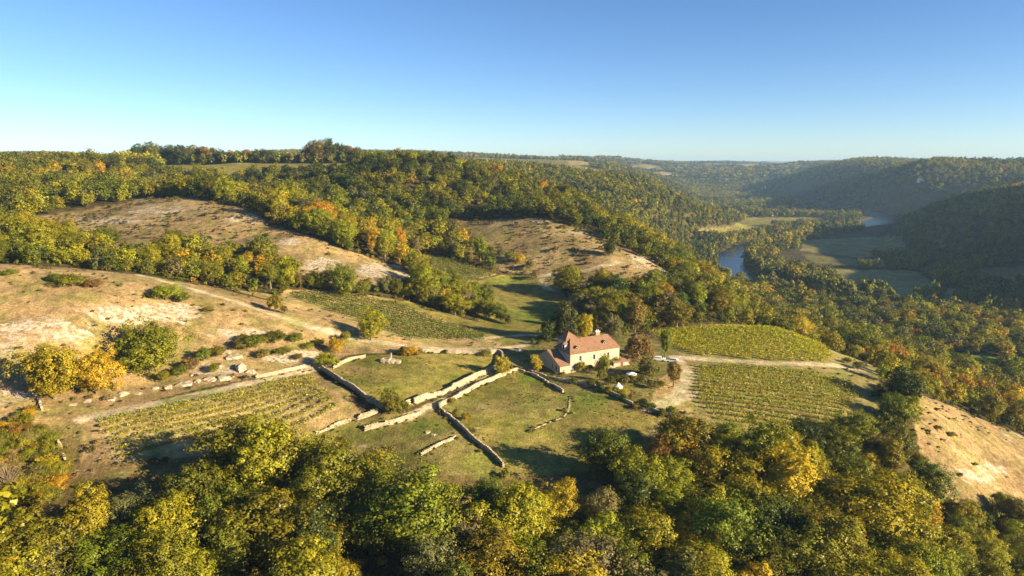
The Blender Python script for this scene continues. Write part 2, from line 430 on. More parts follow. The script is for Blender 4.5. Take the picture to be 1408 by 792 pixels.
# ------------------------------------------------------------------ land use (photo-pixel outlines of open ground, limited in depth)
DRY = (.31, .222, .108); STRAW = (.375, .272, .128); OLIVE = (.19, .165, .055); MEADOW = (.222, .192, .05); LUSH = (.125, .165, .025)
SOIL = (.34, .27, .125); PATHC = (.46, .38, .26); LITTER = (.085, .065, .03); SCRUB = (.17, .125, .05)
FADED = (.25, .215, .08)
OPEN = [  # name, colour, tuft amount, pixel polygon, depth range
 ('slope', DRY, .5, [(-90,355),(0,363),(100,368),(200,379),(300,396),(400,422),(460,447),(540,470),(690,478),(700,487),(560,484),(480,488),(440,503),(425,504),(300,530),(120,572),(60,600),(-90,600)], 110, 262),
 ('slope', SCRUB, 1.0, [(-120,600),(60,590),(135,575),(160,632),(110,665),(70,690),(-120,700)], 100, 180),
 ('slope', STRAW, .2, [(320,398),(400,422),(470,447),(560,468),(690,478),(690,470),(560,466),(470,440),(395,408)], 180, 275),
 ('slope', DRY, .35, [(110,572),(425,508),(480,540),(500,575),(440,628),(380,640),(180,668),(110,672)], 110, 220),
 ('pasture', MEADOW, .25, [(441,507),(478,491),(560,486),(684,487),(692,500),(680,514),(562,560),(537,571),(500,547)], 120, 230),
 ('slope', OLIVE, .5, [(380,625),(440,590),(505,575),(560,565),(606,560),(640,590),(695,645),(660,672),(560,660),(460,655),(400,640)], 100, 200),
 ('pasture', MEADOW, .35, [(605,560),(700,512),(730,510),(790,545),(900,573),(940,600),(905,640),(870,650),(800,650),(770,670),(700,672),(692,645)], 100, 230),
 ('yard', OLIVE, .15, [(684,487),(690,470),(740,466),(800,455),(880,458),(905,462),(940,492),(960,500),(950,545),(985,575),(940,595),(900,573),(790,545),(730,510),(700,512)], 180, 285),
 ('slope', STRAW, .1, [(905,520),(950,500),(970,500),(962,545),(1000,560),(985,575),(930,580),(895,556)], 180, 260),
 ('slope', FADED, .2, [(930,485),(905,470),(890,456),(980,446),(1075,446),(1150,475),(1215,505),(1205,530),(1190,560),(1150,590),(1000,590),(950,560),(955,505)], 170, 300),
 ('slope', DRY, 1.0, [(1215,540),(1265,542),(1330,568),(1420,604),(1480,640),(1480,735),(1400,722),(1330,708),(1285,680),(1266,635),(1255,570)], 130, 280),
 ('slope', SCRUB, .6, [(-150,690),(100,640),(230,630),(380,618),(460,640),(600,650),(700,660),(800,648),(870,640),(940,598),(1000,588),(1000,612),(940,634),(880,684),(800,700),(700,725),(560,712),(460,668),(380,658),(300,676),(240,698),(190,755),(100,772),(-150,805)], 85, 200),
 ('slope', FADED, .5, [(900,575),(1000,565),(1150,565),(1200,545),(1240,548),(1240,575),(1190,592),(1120,606),(1000,617),(940,636),(890,680),(870,650)], 120, 235),
 ('slope', STRAW, .2, [(392,398),(480,400),(570,418),(676,460),(690,480),(560,480),(460,460),(370,428)], 190, 292),
 ('yard', MEADOW, .1, [(655,432),(700,425),(780,408),(790,415),(800,452),(760,456),(660,448)], 235, 335),
 ('strip', MEADOW, .1, [(495,412),(560,414),(665,445),(760,452),(800,452),(760,462),(690,474),(560,428)], 235, 300),
 ('pasture', MEADOW, .15, [(600,392),(660,385),(690,378),(740,380),(775,402),(780,420),(755,442),(700,430),(640,412)], 265, 420),
 ('slope', DRY, .9, [(622,304),(740,299),(800,318),(870,346),(938,386),(918,402),(820,394),(765,398),(738,378),(690,372),(640,345)], 270, 470),
 ('slope', DRY, .8, [(40,300),(120,288),(200,272),(260,271),(345,287),(370,310),(420,322),(480,345),(560,372),(575,386),(555,392),(520,396),(440,392),(400,378),(380,348),(330,340),(200,346),(100,340),(40,322)], 262, 440),
 ('meadow', MEADOW, 0, [(215,216),(330,218),(490,222),(485,236),(400,241),(300,241),(225,236)], 615, 770),
 ('valley_field', MEADOW, 0, [(1030,299),(1130,299),(1140,308),(1040,310),(1000,312)], 900, 2000),
 ('valley_field', OLIVE, 0, [(955,316),(1010,310),(1050,312),(1040,320),(960,325)], 800, 2000),
 ('valley_field', FADED, 0, [(1105,330),(1240,324),(1252,350),(1180,354),(1100,345)], 500, 1400),
 ('valley_field', OLIVE, 0, [(1100,349),(1180,357),(1245,356),(1220,367),(1120,362)], 500, 1400),
 ('valley_field', FADED, 0, [(1135,370),(1260,372),(1290,395),(1330,400),(1300,420),(1240,415),(1160,395)], 500, 1200),
 ('valley_field', OLIVE, 0, [(1330,370),(1420,365),(1420,390),(1345,388)], 500, 1200),
 ('valley_field', LUSH, 0, [(1270,478),(1420,498),(1420,535),(1330,515)], 380, 640),
 ('valley_field', DRY, 0, [(960,275),(990,270),(1010,280),(975,284)], 900, 1500),
 ('valley_field', DRY, 0, [(880,238),(915,236),(950,242),(900,243)], 1300, 3500),
]
VINEYARDS = [  # polygon, soil, depth range, row direction (pixel pair), spacing, leaf tint, label phrase, density
 ('bush', [(134,580),(425,517),(466,562),(430,582),(165,635)], SOIL, (130,200), ((140,576),(425,515)), 2.8, (.25,.25,.03), 'of the gappy vineyard below the limestone ledge', 1.0),
 ('dark', [(402,403),(470,404),(560,422),(668,462),(664,469),(560,466),(480,437),(398,408)], SOIL, (220,290), ((400,404),(664,464)), 2.6, (.13,.16,.022), 'of the long dark green vineyard on the spur', 1.0),
 ('small', [(560,350),(600,352),(660,370),(684,377),(640,389),(608,390)], SOIL, (290,400), ((560,351),(680,377)), 2.2, (.14,.165,.03), 'of the small vineyard below the bald hill', 1.0),
 ('yellow', [(893,458),(960,451),(1062,452),(1110,468),(1146,492),(1130,499),(1060,497),(960,489),(925,478)], FADED, (200,300), ((905,468),(1140,497)), 2.5, (.34,.345,.022), 'of the bright yellow vineyard right of the farmhouse', 1.15),
 ('olive', [(962,503),(1075,508),(1168,524),(1180,545),(1150,590),(1000,590),(958,552)], FADED, (170,260), ((965,512),(1165,534)), 2.7, (.26,.265,.03), 'of the olive vineyard below the bench track', 1.0),
]
PATHS = [  # pixel line, width, depth range
 ([(190,378),(240,391),(300,408),(350,424),(400,441),(470,461),(540,473),(620,480),(690,478),(740,470)], 2.6, (150,275)),
 ([(112,577),(180,562),(260,545),(340,528),(400,516),(432,507)], 3.2, (140,230)),
 ([(928,491),(1000,496),(1080,500),(1150,503),(1205,514)], 3.6, (180,280)),
 ([(930,492),(945,520),(925,548),(890,562)], 3.4, (180,260)),
 ([(890,564),(925,556),(960,540)], 2.0, (180,260)),
 ([(742,380),(770,375),(810,371),(857,361)], 3.0, (300,420)),
 ([(745,385),(752,396),(765,400)], 3.0, (280,420)),
 ([(545,366),(560,378),(575,388)], 4.0, (270,400)),
 ([(560,574),(600,556),(640,537),(690,510)], 2.2, (150,230)),
 ([(640,466),(700,462),(760,459),(800,455)], 2.5, (230,290)),
]
LIME = [  # limestone close to the surface: pixel ellipse, strength, depth range
 (60,455,110,28,1.0,120,260),(190,432,120,20,1.15,120,260),(240,430,60,20,1.3,120,260),(330,458,70,12,1.1,120,260),(20,480,70,20,.9,120,260),(400,492,60,14,1.2,120,260),
 (10,546,60,14,1.0,110,260),(300,505,60,16,1.0,110,260),(420,488,40,10,1.0,110,260),
 (150,303,90,10,.9,262,440),(230,290,80,12,.9,262,440),(340,300,50,14,.8,262,440),(400,332,25,7,1.4,262,440),(445,365,40,16,1.3,262,440),(515,372,30,16,1.5,262,440),(555,378,24,10,1.3,262,440),
 (800,322,60,8,.7,270,470),(880,360,40,14,.9,270,470),(905,378,30,14,1.0,270,470),(740,303,20,6,.9,270,470),
 (1350,650,45,22,.95,120,280),(1395,600,30,10,.7,120,280),(845,287,28,9,1.3,480,700),(865,300,16,10,1.2,480,700),(778,252,26,10,.9,480,700),
]
gu, gv = project(GX.ravel(), GY.ravel(), GZ.ravel())
gx, gy, gz = GX.ravel(), GY.ravel(), GZ.ravel()
infront = gy > 40
wob = 1500/np.maximum(gy, 100)
pu = gu + (fbm(gx/9, gy/9, 21, 3))*wob*.9; pv = gv + (fbm(gx/9, gy/9, 25, 3))*wob*.35
gcol = np.tile(np.array(LITTER), (len(gx), 1))
tuft = np.full(len(gx), .3); rock = np.zeros(len(gx)); cls = np.zeros(len(gx), int)
# far country: woods and fields in patches
farr = np.hypot(gx, gy)
def field_mask(x, y):
    """1 where the far plateau is farmed instead of wooded"""
    return sstep(.01, .03, fbm(x/520, y/380, 31, 3) - .02)
isfield = (farr > 1250)*field_mask(gx, gy)*(gz > 25)
pal = np.array([MEADOW, FADED, STRAW, OLIVE])[(vnoise(np.floor(gx/170), np.floor(gy/170), 40)*3.99).astype(int)]
gcol = gcol*(1-isfield[:,None]) + pal*isfield[:,None]
FIELD_CLS = {}
CLS_NAMES = ['hillside']
def paint(mask, colour, tf):
    gcol[mask] = colour; tuft[mask] = tf
def in_range(mask_poly, lo, hi, U=gu, V=gv, Y=gy): return (Y > lo) & (Y < hi) & inpoly(U, V, mask_poly)
for nm, c, tf, poly, lo, hi in OPEN:
    m = in_range(poly, lo, hi, pu, pv); paint(m, c, tf)
    if nm in ('pasture', 'meadow', 'valley_field'):
        CLS_NAMES.append({'valley_field': 'field'}.get(nm, nm)); cls[in_range(poly, lo, hi)] = len(CLS_NAMES)-1
# greener and drier zones inside the open ground
for u, v, ru, rv, c, a, lo, hi in ((740,520,28,9,LUSH,.9,150,240),(800,548,45,9,LUSH,.7,150,240),(590,585,35,14,LUSH,.7,140,220),(575,512,22,8,LUSH,.35,150,240),(640,560,40,14,FADED,.7,140,230),
                       (720,560,60,14,FADED,.6,140,230),(845,530,40,12,MEADOW,.7,150,240),(480,508,40,8,DRY,.5,150,240),(90,590,40,16,OLIVE,.8,100,200),(700,386,40,6,LUSH,.5,280,400),
                       (540,470,140,10,STRAW,.5,180,260),(480,620,60,12,DRY,.5,100,200),(640,630,30,12,MEADOW,.6,100,200),(660,320,60,14,OLIVE,.55,270,470),(690,345,50,20,SCRUB,.6,270,470),(760,380,40,10,OLIVE,.5,270,470),(735,435,60,14,LUSH,.8,235,335)):
    w = a*(1-sstep(.5, 1.1, np.hypot((pu-u)/ru, (pv-v)/rv)))*((gy > lo) & (gy < hi))
    gcol = gcol*(1-w[:,None]) + np.array(c)*w[:,None]
VPLAN = []
for nm, poly, soil, (lo, hi), rd, sp, tint, lab, dens in VINEYARDS:
    m = in_range(poly, lo, hi); paint(m, soil, .1)
    CLS_NAMES.append('vineyard_soil'); cls[m] = len(CLS_NAMES)-1
PLINES = []
for line, w, (lo, hi) in PATHS:
    pts = np.array([ground(u, v, lo, hi)[:2] for u, v in line]); pts = smooth_line(pts, 2.0)
    PLINES.append((pts, w))
    m0 = (gy > lo-15) & (gy < hi+15) & (gx > pts[:,0].min()-8) & (gx < pts[:,0].max()+8)
    d = np.full(len(gx), 1e9); d[m0] = seg_dist(gx[m0], gy[m0], pts)
    dn = d + fbm(gx/2.5, gy/2.5, 51, 3)*1.6
    wgt = 1-sstep(w*.35, w*.75, dn)
    gcol = gcol*(1-wgt[:,None]) + np.array(PATHC)*wgt[:,None]; tuft *= (1-wgt)
    if 'dirt_path' not in CLS_NAMES: CLS_NAMES.append('dirt_path')
    cls[d < w*.6] = CLS_NAMES.index('dirt_path')
for u, v, ru, rv, a, lo, hi in LIME:
    w = a*(1-sstep(.35, 1.1, np.hypot((gu-u)/ru, (gv-v)/rv)))*((gy > lo) & (gy < hi))
    rock = np.maximum(rock, w)
rock *= (cls == 0)
# split the sheet into the pieces of ground, no overlap between them
NR, NT = GX.shape
ii, jj = np.meshgrid(np.arange(NR-1), np.arange(NT-1), indexing='ij')
quads = np.stack([ii*NT+jj, ii*NT+jj+1, (ii+1)*NT+jj+1, (ii+1)*NT+jj], -1).reshape(-1, 4)
fc = np.max(cls[quads], 1)
for ci, nm in enumerate(CLS_NAMES):
    q = quads[fc == ci]
    if not len(q): continue
    used, inv = np.unique(q, return_inverse=True)
    me = quadmesh(nm, np.stack([gx[used], gy[used], gz[used]], 1), inv.reshape(-1, 4), M_GROUND, True,
                  (('gcol','FLOAT_COLOR','POINT',gcol[used]),('rock','FLOAT','POINT',rock[used]),('tuft','FLOAT','POINT',tuft[used])))
    tag(link(nm, me), kind='structure')
# river: a water sheet inside the sunken bed
rv = RIV; tn_ = np.gradient(rv, axis=0); tn_ /= np.linalg.norm(tn_, axis=1)[:,None]
nrm = np.stack([-tn_[:,1], tn_[:,0]], 1)
rw = [np.concatenate([rv+nrm*s, np.full((len(rv),1), -61.8)], 1) for s in (-RIVER_W-20, RIVER_W+20)]
V = np.stack(rw, 1).reshape(-1, 3); k = np.arange(len(rv)-1)*2
me = quadmesh('river', V, np.stack([k, k+1, k+3, k+2], 1), M_WATER, True)
o = tag(link('river', me), 'calm blue river reflecting the sky in the valley', kind='structure')

# ------------------------------------------------------------------ plants: prototypes
def unit(n, rng):
    v = rng.normal(size=(n, 3)); return v/np.linalg.norm(v, axis=1)[:, None]
def leaf_cards(pos, nrm, size, rng, lv, ly):
    """one small folded quad per leaf spray"""
    n = len(pos)
    a = np.cross(nrm, unit(n, rng)); a /= np.linalg.norm(a, axis=1)[:, None]+1e-9
    b = np.cross(nrm, a)
    s = size[:, None]
    asp = rng.uniform(.55, 1.0, (n, 1))
    V = np.stack([pos-a*s, pos-b*s*asp+nrm*s*.25, pos+a*s, pos+b*s*asp+nrm*s*.25], 1).reshape(-1, 3)
    Fq = np.arange(n*4).reshape(-1, 4)
    return V, Fq, np.repeat(lv, 4), np.repeat(ly, 4)
def crown_mesh(name, seed, nlobe, nsub, nleaf, leaf, shape='oak'):
    """unit-height crown: boughs -> twig clumps -> leaf sprays"""
    rng = np.random.default_rng(seed)
    if shape == 'oak': c0 = np.array([0, 0, .50]); R = np.array([.42, .42, .47]); lr = (.12, .20)
    elif shape == 'tall': c0 = np.array([0, 0, .56]); R = np.array([.24, .24, .42]); lr = (.10, .16)
    elif shape == 'cone': c0 = np.array([0, 0, .48]); R = np.array([.34, .34, .48]); lr = (.09, .13)
    elif shape == 'low': c0 = np.array([0, 0, .46]); R = np.array([.54, .54, .50]); lr = (.13, .23)
    else: c0 = np.array([0, 0, .42]); R = np.array([.58, .58, .46]); lr = (.16, .30)      # bush
    d = unit(nlobe*3, rng)
    d = d[d[:, 2] > (-.92 if shape != 'bush' else -.15)][:nlobe]
    rad = rng.uniform(*lr, len(d))
    reach = rng.uniform(.55, 1.0, len(d))
    irregular = 1+.22*np.sin(3*np.arctan2(d[:,1], d[:,0])+seed)*rng.uniform(.3, 1)
    cen = c0 + d*R*((reach*irregular)[:, None]) - d*rad[:, None]*.75
    if shape == 'cone':
        z = np.clip(cen[:, 2], .06, .95); k = (1-z)**.75+.10
        th = np.arctan2(d[:,1], d[:,0]); cen = np.stack([np.cos(th)*.32*k, np.sin(th)*.32*k, z], 1); rad = rad*(.4+k*.6)
    cen = np.vstack([cen, c0+rng.normal(size=(3, 3))*R*.15]); rad = np.append(rad, [R[0]*.55]*3); d = np.vstack([d, unit(3, rng)])
    P_, N_, LV, LY = [], [], [], []
    for c, r, dd in zip(cen, rad, d):
        sd = unit(nsub, rng); keep = (sd@(dd*.6+np.array([0, 0, .5])) > -.55); sd = sd[keep]
        lobe_b = rng.uniform(.82, 1.15); lobe_y = rng.uniform(0, .6)**1.5
        for e in sd:
            sc = c+e*r*rng.uniform(.7, 1.05); sr = r*rng.uniform(.28, .5)
            q = unit(nleaf, rng)
            P_.append(sc+q*sr*rng.uniform(.35, 1.1, (nleaf, 1))*np.array([1, 1, .85]))
            nn = q*.9+e*.75+np.array([0, 0, .3])+rng.normal(size=(nleaf, 3))*.28
            N_.append(nn/np.linalg.norm(nn, axis=1)[:, None])
            LV.append(np.full(nleaf, lobe_b*rng.uniform(.84, 1.16))*rng.uniform(.86, 1.14, nleaf))
            LY.append(np.clip(np.full(nleaf, lobe_y+rng.uniform(-.1, .25)), 0, 1))
    P_ = np.vstack(P_); N_ = np.vstack(N_)
    P_[:, 2] = np.maximum(P_[:, 2], .01)
    V, Fq, lv, ly = leaf_cards(P_, N_, leaf*rng.uniform(.6, 1.3, len(P_)), rng, np.concatenate(LV), np.concatenate(LY))
    return quadmesh(name, V, Fq, M_LEAF, False, (('lv','FLOAT','POINT',lv),('ly','FLOAT','POINT',ly))), cen
def trunk_mesh(name, cen, seed, top=.55, r0=.022):
    rng = random.Random(seed); m = MB()
    lean = (rng.uniform(-.03, .03), rng.uniform(-.03, .03))
    p = [(0, 0, -.05), (lean[0]*.3, lean[1]*.3, .12), (lean[0], lean[1], .32), (lean[0]*1.3, lean[1]*1.3, top)]
    m.tube(p, [r0*1.5, r0, r0*.75, r0*.25], 7)
    for c in list(cen)[::2]:
        z0 = rng.uniform(.2, .42); s = (lean[0]*z0*3, lean[1]*z0*3, z0)
        mid = ((s[0]+c[0])*.5, (s[1]+c[1])*.5, (s[2]+c[2])*.5+.02)
        m.tube([s, mid, tuple(c)], [r0*.45, r0*.3, r0*.1], 5)
    me = bpy.data.meshes.new(name); me.from_pydata(m.v, [], m.f); me.materials.append(M_BARK); me.update()
    return me
CROWNS = {}
for sh, cnt, top in (('oak', 7, .6), ('tall', 3, .75), ('bush', 4, .4)):
    CROWNS[sh] = []
    for i in range(cnt):
        nl = {'oak': 30, 'tall': 24, 'bush': 14}[sh]
        me, cen = crown_mesh('crown', 100+i*7+len(sh), nl, 14, 42, {'oak': .0112, 'tall': .0108, 'bush': .019}[sh], sh)
        CROWNS[sh].append((me, trunk_mesh('trunk', cen, 5+i, top)))
CROWNS['low'] = []
for i in range(4):
    me, cen = crown_mesh('crown', 700+i, 32, 14, 40, .0138, 'low'); CROWNS['low'].append((me, trunk_mesh('trunk', cen, 40+i, .4)))
me, cen = crown_mesh('crown', 61, 60, 8, 16, .016, 'cone'); CROWNS['cone'] = [(me, trunk_mesh('trunk', cen, 3, .8))]
me, cen = crown_mesh('crown', 77, 26, 5, 7, .012, 'oak'); CROWNS['bare'] = [(me, trunk_mesh('trunk', np.vstack([cen, cen*np.array([1,1,1.12]), cen*np.array([.8,.8,1.2])]), 3, .8, .03))]

# instanced prototypes for the woods beyond the counted trees (trunk and crown in one mesh, kept out of the scene's own list)
def proto_collection(name, specs):
    c = bpy.data.collections.new(name)
    for i, (sh, seed, nl, ns, nf, leaf) in enumerate(specs):
        me, cen = crown_mesh('wood_tree', seed, nl, ns, nf, leaf, sh)
        o = bpy.data.objects.new('%s_%02d' % (name, i), me); c.objects.link(o)
    return c
PC_MID = proto_collection('mid', [('oak', 200+i, 20, 8, 11, .026) for i in range(5)] + [('tall', 230, 18, 8, 10, .024)])
PC_FAR = proto_collection('far', [('oak', 300+i, 12, 5, 7, .055) for i in range(4)] + [('tall', 330, 12, 5, 6, .05)])
PC_VFAR = proto_collection('veryfar', [('oak', 400+i, 8, 4, 5, .10) for i in range(3)])
PC_BUSH = proto_collection('lowbush', [('bush', 500+i, 8, 6, 8, .07) for i in range(4)])
def instancer(name, pts, scl, tint, rot, var, coll, label):
    me = bpy.data.meshes.new(name)
    me.vertices.add(len(pts)); me.vertices.foreach_set('co', np.asarray(pts, np.float32).ravel())
    for nm, ty, arr in (('scl','FLOAT_VECTOR',scl),('tint','FLOAT_COLOR',np.concatenate([tint, np.ones((len(tint),1))],1)),('rot','FLOAT_VECTOR',rot),('var','INT',var)):
        a = me.attributes.new(nm, ty, 'POINT')
        a.data.foreach_set({'FLOAT_VECTOR':'vector','FLOAT_COLOR':'color','INT':'value'}[ty], np.asarray(arr, np.int32 if ty == 'INT' else np.float32).ravel())
    me.update()
    o = link(name, me)
    g = bpy.data.node_groups.new(name+'_nodes', 'GeometryNodeTree')
    g.interface.new_socket('Geometry', in_out='INPUT', socket_type='NodeSocketGeometry')
    g.interface.new_socket('Geometry', in_out='OUTPUT', socket_type='NodeSocketGeometry')
    gi = g.nodes.new('NodeGroupInput'); go = g.nodes.new('NodeGroupOutput')
    ci = g.nodes.new('GeometryNodeCollectionInfo'); ci.inputs['Collection'].default_value = coll
    ci.inputs['Separate Children'].default_value = True; ci.inputs['Reset Children'].default_value = True
    ip = g.nodes.new('GeometryNodeInstanceOnPoints'); ip.inputs['Pick Instance'].default_value = True
    def attr(nm, ty):
        a = g.nodes.new('GeometryNodeInputNamedAttribute'); a.data_type = ty; a.inputs['Name'].default_value = nm; return a.outputs['Attribute']
    g.links.new(gi.outputs[0], ip.inputs['Points']); g.links.new(ci.outputs[0], ip.inputs['Instance'])
    g.links.new(attr('var', 'INT'), ip.inputs['Instance Index'])
    g.links.new(attr('rot', 'FLOAT_VECTOR'), ip.inputs['Rotation']); g.links.new(attr('scl', 'FLOAT_VECTOR'), ip.inputs['Scale'])
    g.links.new(ip.outputs[0], go.inputs[0])
    md = o.modifiers.new('scatter', 'NODES'); md.node_group = g
    return tag(o, label, kind='stuff')

# ------------------------------------------------------------------ tree colours
GREEN = (.088, .108, .010); DKGREEN = (.046, .062, .010); YGREEN = (.20, .20, .012); OLIVEG = (.14, .147, .012)
GOLD = (.33, .255, .016); ORANGE = (.33, .20, .018); RUST = (.22, .14, .025); BROWN = (.18, .145, .038); GREY = (.15, .145, .055)
GREEN, DKGREEN, YGREEN, OLIVEG, GOLD = (tuple(v*1.12 for v in c) for c in (GREEN, DKGREEN, YGREEN, OLIVEG, GOLD))
TINTS = {'green': GREEN, 'dark green': DKGREEN, 'yellow-green': YGREEN, 'olive': OLIVEG, 'golden': GOLD, 'orange': ORANGE, 'rusty': RUST, 'brown': BROWN, 'grey-green': GREY}
TN = list(TINTS); TC = np.array([TINTS[k] for k in TN])
def pick_tints(x, y, rng, auto):
    """colour index per tree: woods turn in patches; auto (0..1) is how far into autumn"""
    p = fbm(x/70, y/70, 61, 3)*1.1 + rng.normal(size=x.shape)*.25 + (auto-.4)*.55
    idx = np.select([p < -.36, p < -.12, p < .10, p < .46, p < .64, p < .74, p < .80], [1, 0, 3, 2, 4, 5, 6], 7)
    return np.where(rng.random(x.shape) < .05, 8, idx)
def jitter(c, rng): return np.clip(c*(1+rng.normal(size=(len(c), 1))*.13)*(1+rng.normal(size=c.shape)*.06), .01, 1)

# ------------------------------------------------------------------ where trees can stand
BLOCK = [([(418,500),(500,486),(560,560),(606,556),(610,575),(560,606),(470,606),(428,566)], 130, 228)] + [(poly, lo, hi) for _, _, _, poly, lo, hi in OPEN] + [(v[1], *v[3]) for v in VINEYARDS]
def clear(x, y, z, grow=0):
    u, v = project(x, y, z); m = np.zeros(x.shape, bool)
    for poly, lo, hi in BLOCK: m |= (y > lo) & (y < hi) & inpoly(u, v, poly)
    return m
def scatter(r0, r1, cell, rng, half=41):
    out = []
    n = int(2*r1*math.sin(math.radians(half))/cell)+2; k = int((r1-0)/cell)+2
    X, Y = np.meshgrid((np.arange(n)-n/2)*cell, np.arange(k)*cell)
    X = X.ravel()+rng.uniform(-.42, .42, X.size)*cell; Y = Y.ravel()+rng.uniform(-.42, .42, Y.size)*cell
    r = np.hypot(X, Y); m = (r >= r0) & (r < r1) & (np.abs(np.arctan2(X, Y)) < math.radians(half))
    return X[m], Y[m]
# horizon of the canopy along each direction, to leave out what the photo shows nothing of
rad_i = np.geomspace(60, 9000, 360); th_i = np.radians(np.arange(-45, 45.01, .5))
TT, RR = np.meshgrid(th_i, rad_i); HX, HY = RR*np.sin(TT), RR*np.cos(TT)
HZ = height(HX, HY)
EL = (HZ+2-CAMZ)/RR; HOR = np.maximum.accumulate(EL, 0)
def seen(x, y, ztop):
    r = np.hypot(x, y)
    i = np.clip(np.searchsorted(rad_i, r)-2, 0, len(rad_i)-1); j = np.clip(np.round((np.arctan2(x, y)-th_i[0])/(th_i[1]-th_i[0])).astype(int), 0, len(th_i)-1)
    return (ztop-CAMZ)/r > HOR[i, j]-.006

def add_tree(x, y, h, wid, tname, shape, rng, squash=1.0, tint=None, z=None):
    t = empty({'bush': 'shrub', 'cone': 'clipped_tree', 'bare': 'bare_tree'}.get(shape, 'tree'), (x, y, (float(height(x, y)) if z is None else z)), rng.uniform(0, 6.28))
    me_c, me_t = CROWNS[shape][int(rng.integers(len(CROWNS[shape])))]
    natural = {'oak': .80, 'tall': .48, 'cone': .74, 'bush': 1.2, 'bare': .8, 'low': 1.08}[shape]
    sx = wid/natural
    t.scale = (sx, sx, h)
    c = link('crown' if shape != 'bush' else 'foliage', me_c, t); b = link('trunk' if shape != 'bush' else 'stem', me_t, t)
    tc_ = TINTS[tname] if tint is None else tint
    c['tint'] = [float(np.clip(v*(1+rng.normal()*.09), .01, 1)) for v in tc_]
    return t

# ------------------------------------------------------------------ counted trees: (u, v of the base, height px, width px, colour, shape, label)
rng = np.random.default_rng(11)
SINGLE = [
 (76,548,86,104,'yellow-green','low','broad yellow-green oak on the bare slope, leftmost of three'),
 (133,541,68,74,'golden','low','rounded golden oak on the bare slope between two bigger oaks'),
 (207,509,72,112,'olive','low','wide olive oak on the limestone slope above the ledge'),
 (510,468,46,44,'yellow-green','low','lone yellow-green tree at the lower edge of the dark vineyard'),
 (537,569,40,36,'olive','low','small rounded tree growing against the pasture wall'),
 (690,517,34,26,'golden','low','small yellowing tree at the curved end of the pasture wall'),
 (737,511,27,18,'golden','low','slim yellow tree beside the low wing of the farmhouse'),
 (832,664,88,80,'green','low','big round green oak standing alone at the pasture edge'),
 (906,655,64,48,'rusty','low','rust-coloured oak beside the big round green oak'),
 (878,497,46,42,'brown','cone','dense brown-green conical tree right of the farmhouse'),
 (914,492,44,17,'olive','tall','slender olive tree between the conical tree and the yellow vineyard'),
 (926,532,40,22,'brown','tall','thin brownish tree beside the parked cars'),
 (888,518,32,30,'brown','low','dark brown-leaved shrubby tree at the end of the farm garden'),
 (803,468,42,30,'golden','low','bright yellow tree right behind the farmhouse roof'),
 (777,470,62,42,'dark green','low','tall dark green tree behind the farmhouse tower'),
 (755,470,40,30,'dark green','low','dark tree left of the tall one behind the farmhouse tower'),
 (843,466,38,30,'grey-green','low','grey-green tree behind the farmhouse chimney end'),
 (873,462,56,28,'brown','tall','tall pale brown tree behind the conical tree'),
 (857,460,46,26,'olive','low','olive tree between the chimney and the pale brown tree'),
 (472,407,50,46,'olive','low','full olive tree at the upper edge of the dark vineyard'),
 (1240,560,60,62,'dark green','low','large dark green oak at the crest of the straw slope'),
 (1187,492,48,56,'olive','low','broad olive oak at the far corner of the yellow vineyard'),
 (838,352,26,22,'dark green','low','single dark tree on the shoulder of the bald hill'),
 (12,682,56,70,'grey-green','bare','half-bare spreading tree in the scrub beside the ruined wall'),
]
tree_records = []
for u, v, hp, wp, tn, sh, lab in SINGLE:
    p = ground(u, v); dep = p.y*CP-(p.z-CAMZ)*SP
    t = add_tree(p.x, p.y, hp*dep/F*1.02, wp*dep/F, tn, sh, rng)
    tag(t, lab, 'tree', 'single trees of the farm')
taken = [(ground(u, v)[0], ground(u, v)[1], wp*ground(u, v)[1]/F*.5) for u, v, hp, wp, *_ in SINGLE]
HEDGE = [(583,419,36),(598,422,30),(612,424,34),(628,428,28),(642,430,36),(657,433,30),(672,438,28),(688,442,30),(700,446,18),(560,410,24),(545,406,28),(530,402,26),(500,405,26),(445,398,30),(430,396,26),(412,395,24),(398,393,30),(380,390,26)]
for i, (u, v, hp) in enumerate(HEDGE):
    p = ground(u, v); dep = p.y*CP-(p.z-CAMZ)*SP
    tn = ['olive','green','yellow-green','golden','olive','brown','grey-green'][i*5 % 7]
    t = add_tree(p.x, p.y, hp*dep/F, hp*dep/F*rng.uniform(.8, 1.0), tn, 'low', rng)
    tag(t, '%s tree, %s from the right in the hedgerow above the dark vineyard' % (tn, ordinal(1+sorted([-h[0] for h in HEDGE]).index(-u))), 'tree', 'trees of the vineyard hedgerow')
    taken.append((p.x, p.y, 3))

# woods, first the candidates within 760 m
xa, ya = scatter(78, 215, 7.9, rng, 44); xb, yb = scatter(215, 760, 7.5, rng); x = np.append(xa, xb); y = np.append(ya, yb)
rr = np.hypot(x, y)
keep = ((rr < 230) & (rng.random(x.size) < .9)) | (rng.random(x.size) < .86)
x, y = x[keep], y[keep]
z = height(x, y)
m = ~clear(x, y, z)
for tx, ty, tr in taken: m &= np.hypot(x-tx, y-ty) > tr+2.0
for pts, w in PLINES: m &= seg_dist(x, y, pts) > w*.5+2
m &= seg_dist(x, y, RIV) > RIVER_W+3
x, y, z = x[m], y[m], z[m]; rr = np.hypot(x, y)
uu, vv = project(x, y, z)
auto = np.full(x.shape, .33)
nearw_ = rr < 200
auto = np.where(nearw_, np.interp(uu, [0,180,220,440,480,660,700,790,830,890,930,1000,1040,1240,1300], [.40,.40,.34,.36,.10,.10,.62,.60,.16,.22,.50,.44,.08,.10,.26]), auto)
auto += .20*((rr > 300) & (rr < 430) & (uu > 330) & (uu < 640)) - .12*((uu > 430) & (uu < 660) & (rr > 430))
auto += .28*((uu > 1080) & (rr > 240) & (rr < 420)) + .1*((uu > 760) & (rr > 420))
